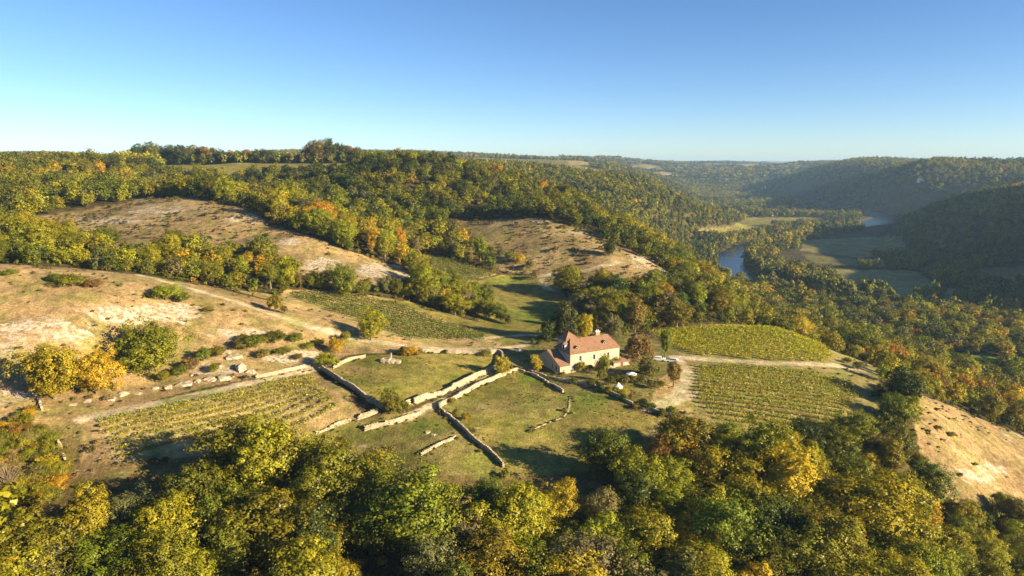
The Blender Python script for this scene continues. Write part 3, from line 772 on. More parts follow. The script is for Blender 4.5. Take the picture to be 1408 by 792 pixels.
ti = pick_tints(x, y, rng, auto)
hh = np.where(rr < 200, rng.uniform(11, 16.5, x.shape), rng.uniform(8, 13.5, x.shape))
hh *= np.where((uu > 990) & (z > -30) & (rr > 230) & (rr < 420), .72, 1)
hh *= np.where(rng.random(x.shape) < .16, .6, 1)*np.where(rng.random(x.shape) < .10, 1.25, 1)
hh *= np.where((rr > 222) & (rr < 330) & (uu < 470), .74, 1)
hh *= np.where((rr < 230) & (rr > 165) & (uu > 900), .82, 1)
wid = hh*rng.uniform(.82, 1.2, x.shape)
ok = seen(x, y, z+hh) & (uu > -90) & (uu < 1500) & (vv-hh*F/np.maximum(rr, 50) < 830)
x, y, z, rr, uu, vv, ti, hh, wid = (a[ok] for a in (x, y, z, rr, uu, vv, ti, hh, wid))
app = hh/rr
inframe = (uu > -25) & (uu < 1433) & (vv-hh*F/rr*.85 < 792) & (seen(x, y, z+hh*.75))
N_IND = 232
order = np.argsort(-app*inframe)[:N_IND]
ind = np.zeros(x.shape, bool); ind[order] = True
# labels: near wood in ranks by distance, each rank counted from the left
groups = {}
for i in np.where(ind)[0]:
    if rr[i] < 185: g = ('near wood', min(8, max(0, int((rr[i]-105)/9))))
    elif uu[i] > 930: g = ('vineyard rim wood', int((rr[i]-185)/25))
    elif uu[i] > 700: g = ('house wood', int((rr[i]-185)/25))
    else: g = ('spur wood', int((rr[i]-185)/25))
    groups.setdefault(g, []).append(i)
RANK = ['front', 'second', 'third', 'fourth', 'fifth', 'sixth', 'seventh', 'eighth', 'ninth']
ranks = {}
for g in sorted(groups): ranks.setdefault(g[0], []).append(g[1])
for g, mem in groups.items():
    mem.sort(key=lambda i: uu[i])
    rk_ = ranks[g[0]].index(g[1])
    for k, i in enumerate(mem):
        tn = TN[ti[i]]
        sh = 'tall' if rng.random() < .14 else 'oak'
        t = add_tree(x[i], y[i], hh[i]*(1.12 if sh == 'tall' else 1), wid[i]*(.62 if sh == 'tall' else 1), tn, sh, rng, z=z[i])
        size = 'tall' if hh[i] > 12.5 else 'small' if hh[i] < 7.5 else 'mid-sized'
        tag(t, '%s %s tree, %s from left in %s rank of the %s' % (size, tn, ordinal(k+1), ('front' if rk_ == 0 else ordinal(rk_+1)), g[0]), 'tree', 'trees of the '+g[0])
rest = ~ind
def put_wood(name, sel, coll, nvar, label, rng):
    k = int(sel.sum())
    if not k: return
    s = np.stack([wid[sel]/.8, wid[sel]/.8, hh[sel]*1.02], 1)
    rot = np.zeros((k, 3)); rot[:, 2] = rng.uniform(0, 6.28, k)
    instancer(name, np.stack([x[sel], y[sel], z[sel]-.3], 1), s, jitter(TC[ti[sel]], rng), rot, rng.integers(0, nvar, k), coll, label)
put_wood('hillside_woodland', rest & ~((uu > 930) & (z < -25)), PC_MID, 6, 'mixed oak wood turning yellow on the hillsides', rng)
put_wood('riverside_woodland', rest & (uu > 930) & (z < -25), PC_MID, 6, 'mixed wood on the valley floor near the bench', rng)
# farther woods
def far_wood(name, r0, r1, cell, coll, nvar, hlo, hhi, label, density=1.0):
    global x, y, z, uu, vv, rr, ti, hh, wid
    x, y = scatter(r0, r1, cell, rng, 40); z = height(x, y)
    m = ~clear(x, y, z) & (seg_dist(x, y, RIV) > np.where(y > 1300, RIVER_W+18, RIVER_W+4))
    u0, v0 = project(x, y, z); m &= ~((y > 1150) & (y < 1620) & inpoly(u0, v0, [(1182,290),(1240,292),(1250,336),(1190,334)]))
    m &= (field_mask(x, y) < .5) | (z < 25) | (np.hypot(x, y) < 1250)
    valley = (z < -50)
    m &= ~valley | (fbm(x/130, y/130, 71, 3) > -.06) | (seg_dist(x, y, RIV) < 60)
    x, y, z = x[m], y[m], z[m]; rr = np.hypot(x, y); uu, vv = project(x, y, z)
    ti = pick_tints(x, y, rng, np.full(x.shape, .28))
    hh = rng.uniform(hlo, hhi, x.shape); wid = hh*rng.uniform(.75, 1.1, x.shape)
    wid = np.maximum(wid, cell*.95)
    ok = seen(x, y, z+hh) & (uu > -60) & (uu < 1470)
    x, y, z, rr, uu, vv, ti, hh, wid = (a[ok] for a in (x, y, z, rr, uu, vv, ti, hh, wid))
    put_wood(name, np.ones(x.shape, bool), coll, nvar, label, rng)
far_wood('valley_woodland', 760, 1600, 9.0, PC_FAR, 5, 9, 14, 'woods on the valley sides around the river')
bank = []
for (x1, y1), (x2, y2) in zip(RIV[:-1], RIV[1:]):
    for s_ in (-1, 1):
        for k_ in range(5):
            t_ = rng.random(); nx, ny = -(y2-y1), (x2-x1); L_ = math.hypot(nx, ny); o_ = RIVER_W+rng.uniform(5, 17)
            bank.append((x1+(x2-x1)*t_+s_*nx/L_*o_, y1+(y2-y1)*t_+s_*ny/L_*o_))
x, y = np.array(bank).T; z = height(x, y); rr = np.hypot(x, y); uu, vv = project(x, y, z)
ok = (rr > 640) & (rr < 2100) & ~inpoly(uu, vv, [(984,338),(1028,345),(1034,402),(984,396)]) & ~inpoly(uu, vv, [(1182,288),(1240,290),(1250,340),(1186,338)]) & (seg_dist(x, y, RIV) > np.where(y > 1300, RIVER_W+16, RIVER_W+4))
x, y, z, rr, uu, vv = (a_[ok] for a_ in (x, y, z, rr, uu, vv)); hh = rng.uniform(13, 20, x.shape); wid = hh*rng.uniform(.6, .8, x.shape)
ti = pick_tints(x, y, rng, np.full(x.shape, .42))
put_wood('riverbank_trees', np.ones(x.shape, bool), PC_FAR, 5, 'tall trees lining the banks of the river', rng)
far_wood('distant_woodland', 1600, 3200, 14.0, PC_FAR, 5, 10, 16, 'hazy woods on the hills beyond the river')
far_wood('horizon_woodland', 3200, 9000, 34.0, PC_VFAR, 3, 13, 22, 'blue-hazed woods along the horizon')

# ------------------------------------------------------------------ vineyards: every row a thing of its own
def clip_line(p, d, poly):
    ts = []
    for (x1, y1), (x2, y2) in zip(poly, poly[1:]+poly[:1]):
        ex, ey = x2-x1, y2-y1; den = d[0]*ey-d[1]*ex
        if abs(den) < 1e-9: continue
        t = ((x1-p[0])*ey-(y1-p[1])*ex)/den; s = ((x1-p[0])*d[1]-(y1-p[1])*d[0])/den
        if 0 <= s < 1: ts.append(t)
    ts.sort(); return list(zip(ts[::2], ts[1::2]))
for nm, poly, soil, (lo, hi), (ra, rb), sp, tint, lab, dens in VINEYARDS:
    pl = [tuple(ground(u, v, lo, hi)[:2]) for u, v in poly]
    a = ground(*ra, lo, hi); b = ground(*rb, lo, hi); d = np.array([b.x-a.x, b.y-a.y]); d /= np.linalg.norm(d); nrm_ = np.array([-d[1], d[0]])
    cen = np.mean(pl, 0); proj = [(np.array(q)-cen)@nrm_ for q in pl]
    offs = np.arange(min(proj)+sp*.4, max(proj), sp); rows = []
    for o_ in offs:
        segs = [s for s in clip_line(cen+nrm_*o_, d, pl) if s[1]-s[0] > 3]
        if segs: rows.append((o_, segs))
    for ri, (o_, segs) in enumerate(reversed(rows)):           # counted from the uphill side
        P_ = []; stems = MB()
        for t0, t1 in segs:
            L = t1-t0; nb = int(L/.9)+1
            for k in range(nb):
                if rng.random() < {'bush': .10}.get(nm, .04): continue
                t = t0+(k+.5)*L/nb; c = cen+nrm_*(o_+rng.normal()*.06)+d*t
                zz = float(height(c[0], c[1])); vig = rng.uniform(.7, 1.15)
                m_ = int(34*dens*vig)
                q = rng.normal(size=(m_, 3))*np.array([.42, .19 if dens <= 1.0 else .28, .30])*(np.array([1.0, 1.0, .75]) if nm == 'bush' else 1.0)
                P_.append(np.stack([c[0]+d[0]*q[:,0]+nrm_[0]*q[:,1], c[1]+d[1]*q[:,0]+nrm_[1]*q[:,1], zz+((.62 if nm == 'bush' else .95)*vig)+q[:,2]], 1))
                stems.tube([(c[0], c[1], zz-.1), (c[0]+.04, c[1], zz+.45), (c[0], c[1]+.05, zz+.95)], [.05, .04, .03], 4)
        if not P_: continue
        pos = np.vstack(P_); k = len(pos)
        nn = rng.normal(size=(k, 3))+np.array([0, 0, .7]); nn /= np.linalg.norm(nn, axis=1)[:, None]
        V, Fq, lv, ly = leaf_cards(pos, nn, rng.uniform(.12, .25, k), rng, np.clip(rng.normal(1, .22, k), .5, 1.6), rng.uniform(0, .8, k)*.8)
        base = Vector((cen[0]+nrm_[0]*o_, cen[1]+nrm_[1]*o_, 0)); base.z = float(height(base.x, base.y))
        e = empty('vine_row', base)
        fo = link('foliage', quadmesh('vine_foliage', V-np.array(base, np.float32), Fq, M_LEAF, False, (('lv','FLOAT','POINT',lv),('ly','FLOAT','POINT',ly))), e)
        hue = 1+rng.normal()*.06
        fo['tint'] = [tint[0]*hue, tint[1]*(1+rng.normal()*.05), tint[2]]
        stems.v = [(p[0]-base.x, p[1]-base.y, p[2]-base.z) for p in stems.v]
        tag(stems.build('vine_stocks', M_BARK, e), kind='stuff')
        tag(e, 'vine row, %s from the uphill edge %s' % (ordinal(ri+1), lab), 'vine row', 'vine rows '+lab)

# ------------------------------------------------------------------ dry stone walls
WALL_LINES = []
def stone_wall(line, h, label, thick=.48, lo=90, hi=300, name='dry_stone_wall', ragged=.35):
    pts = np.array([ground(u, v, lo, hi)[:2] for u, v in line]); pts = smooth_line(pts, .55)+0 if len(pts) > 2 else np.stack([np.linspace(pts[0][k], pts[1][k], max(3, int(np.linalg.norm(pts[1]-pts[0])/.55))) for k in (0, 1)], 1)
    pts = pts + np.stack([fbm(pts[:,0]/7, pts[:,1]/7, 87, 3), fbm(pts[:,0]/7, pts[:,1]/7, 89, 3)], 1)*1.6
    tg = np.gradient(pts, axis=0); tg /= np.linalg.norm(tg, axis=1)[:, None]+1e-9
    base = Vector((pts[0][0], pts[0][1], float(height(*pts[0])))); e = empty(name, base)
    st = MB(); cap = MB(); h *= .82; ch = .28; nc = max(1, int(round(h/ch))); WALL_LINES.append(pts)
    hz_ = height(pts[:,0], pts[:,1])
    ruin = fbm(pts[:,0]/5+h, pts[:,1]/5, 83, 3)
    for i in range(len(pts)-1):
        p, t = pts[i], tg[i]; nn = np.array([-t[1], t[0]]); L = np.linalg.norm(pts[i+1]-pts[i])*.5+.02
        top = nc if ruin[i] > -ragged*.35 else max(1, nc-1-int(-ruin[i]*4))
        for c in range(top):
            s = (c % 2)*.28; w = thick*.5*(1-.12*c/nc)*random.uniform(.86, 1.12); z0 = hz_[i]-base.z+c*ch-.15; z1 = z0+ch*random.uniform(.9, 1.08)
            cx, cy = p[0]-base.x+t[0]*s, p[1]-base.y+t[1]*s; b = len(st.v); l = L*random.uniform(.9, 1.08)
            tgt = cap if c == nc-1 else st; b = len(tgt.v)
            for zz in (z0, z1):
                for a_, q in ((-l,-w),(l,-w),(l,w),(-l,w)):
                    j = .05
                    tgt.v.append((cx+t[0]*a_+nn[0]*q+random.uniform(-j,j), cy+t[1]*a_+nn[1]*q+random.uniform(-j,j), zz+random.uniform(-j,j)))
            tgt.f += [(b,b+3,b+2,b+1),(b+4,b+5,b+6,b+7),(b,b+1,b+5,b+4),(b+1,b+2,b+6,b+5),(b+2,b+3,b+7,b+6),(b+3,b,b+4,b+7)]
    if st.v: tag(st.build('laid_stones', M_STONE, e), kind='stuff')
    if cap.v: tag(cap.build('coping_stones', M_STONE, e), kind='stuff')
    return tag(e, label, 'wall', 'dry stone walls of the farm')
stone_wall([(440,507),(458,519),(480,532),(505,552),(534,567)], 1.9, 'shaded stone wall along the lower-left side of the walled pasture')
stone_wall([(572,556),(600,545),(640,527),(668,515),(683,509),(690,500),(689,491),(682,487),(672,487)], 2.3, 'sunlit stone wall curving round the right end of the walled pasture')
stone_wall([(536,567),(566,556)], 1.9, 'short sunlit wall length beside the small pasture tree', lo=90)
stone_wall([(607,560),(618,552),(640,541),(658,532),(680,522),(700,514)], 1.8, 'sunlit lower wall of the lane below the walled pasture')
stone_wall([(606,560),(607,567),(622,579),(635,591),(652,607),(672,624),(694,644)], 1.8, 'long shaded wall running downhill from the lane to the near wood')
stone_wall([(434,595),(460,587),(483,579)], 1.5, 'sunlit terrace wall between the gappy vineyard and the near wood')
stone_wall([(494,577),(508,573),(522,568)], 1.7, 'short terrace wall just left of the small pasture tree')
stone_wall([(504,593),(520,588),(537,584),(560,576),(580,569)], 1.6, 'sunlit terrace wall below the lane, longest of the terraces')
stone_wall([(580,625),(605,613),(629,602)], 1.0, 'ruined low wall on the lowest terrace above the near wood', ragged=.9)
stone_wall([(700,514),(708,510),(718,510),(736,517),(752,525),(776,540)], 1.2, 'thin pale wall at the top of the round pasture below the farmhouse')
stone_wall([(728,510),(752,519),(777,524),(803,528),(826,535),(846,544),(869,558),(900,567),(938,578)], 1.3, 'dark garden wall in front of the farmhouse running to the drive')
stone_wall([(785,546),(783,559),(775,571),(759,580),(738,588),(721,594)], .3, 'low curved stone line across the round pasture', thick=.4, ragged=.9)
stone_wall([(44,542),(52,553),(60,565)], 1.1, 'short stone wall below the leftmost oak')
stone_wall([(63,588),(72,602),(80,618),(89,637),(97,660)], 1.1, 'ruined wall between the scrub and the gappy vineyard', ragged=.8)
stone_wall([(581,484),(620,485),(663,488)], 1.6, 'straight sunlit wall along the upper side of the walled pasture')
stone_wall([(458,506),(480,497),(503,491)], 1.2, 'low wall at the upper-left corner of the walled pasture', ragged=.7)
stone_wall([(352,520),(380,514),(405,508),(427,505)], 1.5, 'pale retaining wall at the upper right end of the ledge track')

# ------------------------------------------------------------------ limestone outcrops
def rock_mesh(seed):
    bm = bmesh.new(); bmesh.ops.create_icosphere(bm, subdivisions=3, radius=1)
    r_ = random.Random(seed); ph = [r_.uniform(0, 9) for _ in range(6)]
    for v in bm.verts:
        p = v.co
        k = 1+.18*math.sin(3*p.x+ph[0])*math.sin(4*p.y+ph[1])+.14*math.sin(7*p.z+ph[2])+.10*math.sin(9*p.x+5*p.z+ph[3])+r_.uniform(-.06, .06)
        q = p*k; v.co = Vector((math.copysign(abs(q.x)**.75, q.x), math.copysign(abs(q.y)**.75, q.y), math.copysign(abs(q.z)**.7, q.z)))
    me = bpy.data.meshes.new('limestone_rock'); bm.to_mesh(me); bm.free(); me.materials.append(M_ROCK); return me
ROCKM = [rock_mesh(s) for s in range(5)]
ROCKS = [(152,549,16,9),(168,542,18,10),(190,541,12,6),(214,534,10,8),(231,533,16,10),(254,528,24,10),(272,524,12,8),(289,522,20,11),(311,519,24,13),(331,508,18,24),(322,490,24,9),(312,484,16,7),
         (345,512,14,12),(300,503,12,5),(255,503,16,5),(268,514,14,5),(120,551,14,6),(100,556,12,5),(588,594,10,6),(596,598,8,5),(612,606,8,4)]
for i, (u, v, w_, h_) in enumerate(ROCKS):
    p = ground(u, v); dep = p.y*CP-(p.z-CAMZ)*SP
    o = link('limestone_rock', ROCKM[i % 5]); o.location = p; o.rotation_euler = (0, 0, i*1.3)
    o.scale = (w_*dep/F*.46, w_*dep/F*.36, h_*dep/F*.36); o.location.z -= .15
    where = 'of the outcrop above the ledge track' if i < 18 else 'in the rubble on the lowest terrace'
    tag(o, 'pale limestone rock, %s from left %s' % (ordinal(1+sum(r[0] < u for r in (ROCKS[:18] if i < 18 else ROCKS[18:]))), where), 'rock', 'limestone rocks')

# ------------------------------------------------------------------ shrubs
SHRUBS = [(100,394,20,52,'olive'),(128,396,15,30,'brown'),(76,389,16,26,'green'),(228,413,26,46,'yellow-green'),(250,415,16,26,'olive'),(208,410,12,20,'dark green'),(14,378,9,28,'olive'),(378,429,29,25,'olive'),(391,431,14,14,'brown'),(285,429,9,18,'brown'),
 (448,506,26,40,'yellow-green'),(462,486,26,28,'golden'),(474,472,20,18,'yellow-green'),(438,476,12,18,'olive'),(352,478,22,44,'olive'),(378,472,20,40,'green'),(330,481,18,32,'brown'),(405,470,14,30,'olive'),(300,490,18,24,'olive'),(280,496,22,30,'olive'),(262,508,20,26,'brown'),(245,518,18,28,'green'),(294,512,14,20,'olive'),(226,524,18,22,'olive'),(335,470,14,22,'olive'),(360,492,14,26,'brown'),(390,488,12,30,'olive'),(410,494,10,20,'brown'),(424,480,12,20,'olive'),
 (563,490,18,26,'golden'),(575,489,10,16,'brown'),(552,488,10,14,'olive'),(668,490,10,18,'olive'),(556,568,22,22,'olive'),(621,556,12,12,'yellow-green'),(640,580,16,18,'yellow-green'),(628,572,14,12,'olive'),(650,596,10,12,'brown'),
 (798,512,18,20,'yellow-green'),(812,511,12,14,'green'),(764,516,6,8,'green'),(775,516,6,8,'brown'),(832,516,30,14,'yellow-green'),(826,524,20,16,'olive'),(840,530,16,18,'green'),(852,526,12,16,'yellow-green'),(860,528,14,18,'grey-green'),(872,527,14,16,'olive'),(884,528,14,18,'grey-green'),(896,534,12,20,'brown'),(908,532,10,18,'olive'),(846,540,10,14,'yellow-green'),(858,542,8,18,'golden'),(868,551,14,12,'brown'),(884,558,12,20,'dark green'),(790,527,9,16,'olive'),(812,531,10,18,'green'),(826,537,12,16,'dark green'),(836,541,12,14,'olive'),(855,551,12,14,'dark green'),(872,562,9,14,'olive'),(912,572,10,16,'green'),(932,577,10,16,'olive'),(770,522,7,12,'olive'),(750,517,6,10,'olive'),(896,564,12,18,'green'),(922,570,14,20,'olive'),(900,516,20,18,'olive'),(852,498,16,10,'green'),(846,490,10,10,'green'),
 (742,474,8,14,'green'),(756,466,10,22,'brown'),(732,474,10,8,'green'),
 (1374,706,34,46,'olive'),(1404,716,16,26,'brown'),(1262,640,20,24,'olive'),(1275,690,16,20,'brown'),(1320,655,6,10,'brown'),(1340,640,5,10,'brown'),(1290,590,6,16,'brown'),(1308,600,7,18,'brown'),(1225,540,20,26,'olive'),(1165,500,10,16,'olive'),(1180,508,14,22,'grey-green'),(1150,480,10,14,'olive'),
 (700,356,12,16,'olive'),(715,362,16,22,'golden'),(728,372,18,16,'olive'),(735,384,14,14,'grey-green'),(690,352,12,14,'grey-green'),(676,350,14,16,'olive')]
for i, (u, v, hp, wp, tn) in enumerate(SHRUBS):
    p = ground(u, v); dep = p.y*CP-(p.z-CAMZ)*SP
    t = add_tree(p.x, p.y, hp*dep/F, wp*dep/F, tn, 'bush', rng)
    if p.x > 100 : w_ = 'on the straw-coloured slope right of the vineyards'
    elif 740 < u < 930 and 480 < v < 572: w_ = 'of the farmhouse garden'
    elif u > 690 and v < 480 and v > 440: w_ = 'in the yard behind the farmhouse'
    elif v < 390 and u > 600: w_ = 'at the foot of the bald hill'
    elif u > 545: w_ = 'by the pasture walls'
    elif v < 432: w_ = 'on the crest of the bare slope'
    else: w_ = 'above the limestone ledge'
    t['_w'] = w_; t['_u'] = float(u); t['_t'] = tn
left_scrub = []
for k in range(400):
    u, v = rng.uniform(-10, 112), rng.uniform(560, 700)
    if not inpoly(np.array([u]), np.array([v]), [(-20,590),(40,565),(60,590),(78,625),(95,665),(60,700),(-20,705)])[0]: continue
    if any(abs(u-a)*1.0+abs(v-b)*2 < 14 for a, b in left_scrub): continue
    left_scrub.append((u, v))
    if len(left_scrub) > 58: break
for u, v in left_scrub:
    p = ground(u, v); dep = p.y*CP-(p.z-CAMZ)*SP; hp = rng.uniform(12, 30)
    tn = str(rng.choice(['brown', 'golden', 'yellow-green', 'olive', 'rusty', 'olive', 'grey-green']))
    t = add_tree(p.x, p.y, hp*dep/F, hp*rng.uniform(1.0, 1.6)*dep/F, tn, 'bush', rng)
    t['_w'] = 'in the scrub beyond the ruined wall'; t['_u'] = float(u); t['_t'] = tn
bylab = {}
for o in [o for o in COL.objects if '_w' in o.keys()]: bylab.setdefault((o['_w'], o['_t']), []).append(o)
for (w_, tn), mem in bylab.items():
    mem.sort(key=lambda o: o['_u'])
    for k, o in enumerate(mem):
        o['label'] = ('only %s shrub %s' % (tn, w_)) if len(mem) == 1 else '%s shrub, %s from left among those %s' % (tn, ordinal(k+1), w_)
        o['category'] = 'shrub'; o['group'] = 'shrubs '+w_
for o in COL.objects:
    for k_ in ('_w', '_u', '_t'):
        if k_ in o.keys(): del o[k_]
# low scrub and tufts nobody could count
sx, sy = scatter(130, 480, 3.1, rng); sz = height(sx, sy); su, sv = project(sx, sy, sz)
m = np.zeros(sx.shape, bool)
for nm, c, tf, poly, lo, hi in OPEN:
    if nm == 'slope': m |= (sy > lo) & (sy < hi) & inpoly(su, sv, poly) & (rng.random(sx.shape) < tf*.75)
for v in VINEYARDS: m &= ~((sy > v[3][0]) & (sy < v[3][1]) & inpoly(su, sv, v[1]))
for pts, w in PLINES: m &= seg_dist(sx, sy, pts) > w*.7+.5
m &= fbm(sx/14, sy/14, 91, 3) > np.where(sy > 270, -.12, -.08)+.10*rng.random(sx.shape)
sx, sy, sz = sx[m], sy[m], sz[m]; k = len(sx)
s = rng.uniform(.35, 1.25, k)*np.where(rng.random(k) < .12, 1.8, 1)*np.where(sy > 270, 1.5, 1)
sc = np.stack([s*1.1, s*1.1, s*.8], 1); rot = np.zeros((k, 3)); rot[:, 2] = rng.uniform(0, 6.28, k)
tt = np.array([(.16,.12,.05),(.11,.10,.035),(.20,.15,.06),(.09,.09,.03)])[rng.integers(0, 4, k)]
instancer('scrub', np.stack([sx, sy, sz-.05], 1), sc, jitter(tt, rng), rot, rng.integers(0, 4, k), PC_BUSH, 'low dry scrub and tufts dotted over the open slopes')
wx, wy = np.concatenate(WALL_LINES).T; kk = rng.random(len(wx)) < .55; wx, wy = wx[kk], wy[kk]
wx = wx+rng.normal(size=len(wx))*.8; wy = wy-.6+rng.normal(size=len(wx))*.7; k = len(wx)
s = rng.uniform(.3, .95, k)*np.where(rng.random(k) < .1, 1.6, 1); sc = np.stack([s*1.2, s*1.2, s*.8], 1); rot = np.zeros((k, 3)); rot[:, 2] = rng.uniform(0, 6.28, k)
tt = np.array([(.14,.14,.03),(.10,.12,.025),(.20,.16,.05),(.08,.09,.025)])[rng.integers(0, 4, k)]
instancer('wall_foot_weeds', np.stack([wx, wy, height(wx, wy)-.05], 1), sc, jitter(tt, rng), rot, rng.integers(0, 4, k), PC_BUSH, 'weeds and brambles growing along the stone walls')
# grass tussocks in the pastures
gx_, gy_ = scatter(130, 235, 1.9, rng); gz_ = height(gx_, gy_); gu_, gv_ = project(gx_, gy_, gz_); m = np.zeros(gx_.shape, bool)
for nm, c, tf, poly, lo, hi in OPEN:
    if nm in ('pasture', 'yard'): m |= (gy_ > lo) & (gy_ < hi) & inpoly(gu_, gv_, poly)
m &= fbm(gx_/8, gy_/8, 95, 4) > .06
for pts, w in PLINES: m &= seg_dist(gx_, gy_, pts) > w*.7+.5
gx_, gy_, gz_ = gx_[m], gy_[m], gz_[m]; k = len(gx_)
s = rng.uniform(.2, .5, k); sc = np.stack([s*1.5, s*1.5, s*.7], 1); rot = np.zeros((k, 3)); rot[:, 2] = rng.uniform(0, 6.28, k)
instancer('grass_tussocks', np.stack([gx_, gy_, gz_-.04], 1), sc, jitter(np.array([(.19,.18,.045),(.14,.16,.03),(.22,.18,.06)])[rng.integers(0, 3, k)], rng), rot, rng.integers(0, 4, k), PC_BUSH, 'rough grass tussocks in the pastures')
# undergrowth along the edges and in the gaps of the woods
ux, uy = scatter(95, 420, 4.2, rng); uz = height(ux, uy)
m = ~clear(ux, uy, uz) & seen(ux, uy, uz+2)
for pts, w in PLINES: m &= seg_dist(ux, uy, pts) > w+1
ux, uy, uz = ux[m], uy[m], uz[m]; k = len(ux)
s = rng.uniform(1.2, 3.2, k); sc = np.stack([s*.9, s*.9, s], 1); rot = np.zeros((k, 3)); rot[:, 2] = rng.uniform(0, 6.28, k)
instancer('undergrowth', np.stack([ux, uy, uz-.1], 1), sc, jitter(TC[pick_tints(ux, uy, rng, np.full(k, .4))]*.9, rng), rot, rng.integers(0, 4, k), PC_BUSH, 'leafy undergrowth between the trees of the woods')

# ------------------------------------------------------------------ the bleached snag in the near wood
def dead_tree(u, v, h, lean, label):
    p = ground(u, v); e = empty('dead_tree', p)
    m = MB(); m.tube([(0,0,-.3),(lean*.3,0,h*.45),(lean*.7,.2,h*.75),(lean,.3,h)], [.24,.17,.11,.03], 7); m.build('trunk', M_DEAD, e)
    for k in range(7):
        z0 = h*(.5+.07*k); a = k*2.3; L = h*(.30-.025*k)
        b = MB(); s = (lean*(z0/h)**1.5, .15, z0)
        b.tube([s, (s[0]+math.cos(a)*L*.5, s[1]+math.sin(a)*L*.5, z0+L*.35), (s[0]+math.cos(a)*L*.8, s[1]+math.sin(a)*L, z0+L*.9)], [.09,.06,.02], 5); b.build('branch', M_DEAD, e)
    tag(e, label, 'dead tree')
dead_tree(378, 790, 14.0, 1.6, 'bleached dead tree poking out of the dark gap in the near wood')

# skyline trees on the plateau
SKY = [(184,12),(190,18),(198,15),(206,20),(214,16),(222,14),(232,15),(240,12),(250,15),(258,12),(268,14),(278,12),(288,13),(297,11),(306,9),(318,8),(330,7),(342,8),(354,9),(366,10),(376,9),(388,6),(398,5),(426,14),(434,17),(442,16),(450,18),(458,15),(466,14),(474,13),(482,12),(492,12)]
for i, (u, hp) in enumerate(SKY):
    Y = 772+rng.uniform(0, 25); q = from_uY(u, Y, 62); zz = float(height(q[0], q[1])); h = hp*Y/F*1.5+6.0
    tn = ['dark green','olive','green','dark green','brown','dark green','rusty'][(i*3+i//4) % 7]
    t = add_tree(q[0], q[1], h, max(h*.8, 10.0), tn, 'oak', rng)
    tag(t, '%s tree, %s from left on the skyline behind the plateau meadow' % (tn, ordinal(i+1)), 'tree', 'skyline trees of the plateau')

# ------------------------------------------------------------------ farmhouse
hp0 = ground(784, 512.7); hp1 = ground(851, 502)
HA = math.atan2(hp1.y-hp0.y, hp1.x-hp0.x); HL = math.hypot(hp1.x-hp0.x, hp1.y-hp0.y)
HZ0 = hp0.z-.15
house = empty('farmhouse', (hp0.x, hp0.y, HZ0), HA)
tag(house, 'long cream stone farmhouse with terracotta roof, tower and low wing', 'farmhouse')
def wall_with_openings(name, p0, p1, top, openings, thick, mat, parent, slope_top=None):
    """wall from p0 to p1 (local xy), outer face on the right of travel; openings (s0, s1, z0, z1) are cut through with reveals"""
    m = MB(); p0 = Vector((*p0, 0)); p1 = Vector((*p1, 0)); L = (p1-p0).length; t = (p1-p0)/L; nn = Vector((t.y, -t.x, 0))
    ss = sorted({0, L, *[v for o in openings for v in o[:2]]}); zs = sorted({-.6, top, *[v for o in openings for v in o[2:]]})
    at_ = lambda s, z, d: p0+t*s-nn*d+Vector((0, 0, z))
    for a, b in zip(ss, ss[1:]):
        for c, e in zip(zs, zs[1:]):
            sm, zm = (a+b)/2, (c+e)/2
            if any(o[0] < sm < o[1] and o[2] < zm < o[3] for o in openings): continue
            m.quad(at_(a, c, 0), at_(b, c, 0), at_(b, e, 0), at_(a, e, 0))
            m.quad(at_(b, c, thick), at_(a, c, thick), at_(a, e, thick), at_(b, e, thick))
    for s0, s1, z0, z1 in openings:
        m.quad(at_(s0,z0,0), at_(s0,z1,0), at_(s0,z1,thick), at_(s0,z0,thick)); m.quad(at_(s1,z1,0), at_(s1,z0,0), at_(s1,z0,thick), at_(s1,z1,thick))
        m.quad(at_(s0,z1,0), at_(s1,z1,0), at_(s1,z1,thick), at_(s0,z1,thick)); m.quad(at_(s1,z0,0), at_(s0,z0,0), at_(s0,z0,thick), at_(s1,z0,thick))
    m.quad(at_(0,top,0), at_(L,top,0), at_(L,top,thick), at_(0,top,thick))
    return m.build(name, mat, parent), at_
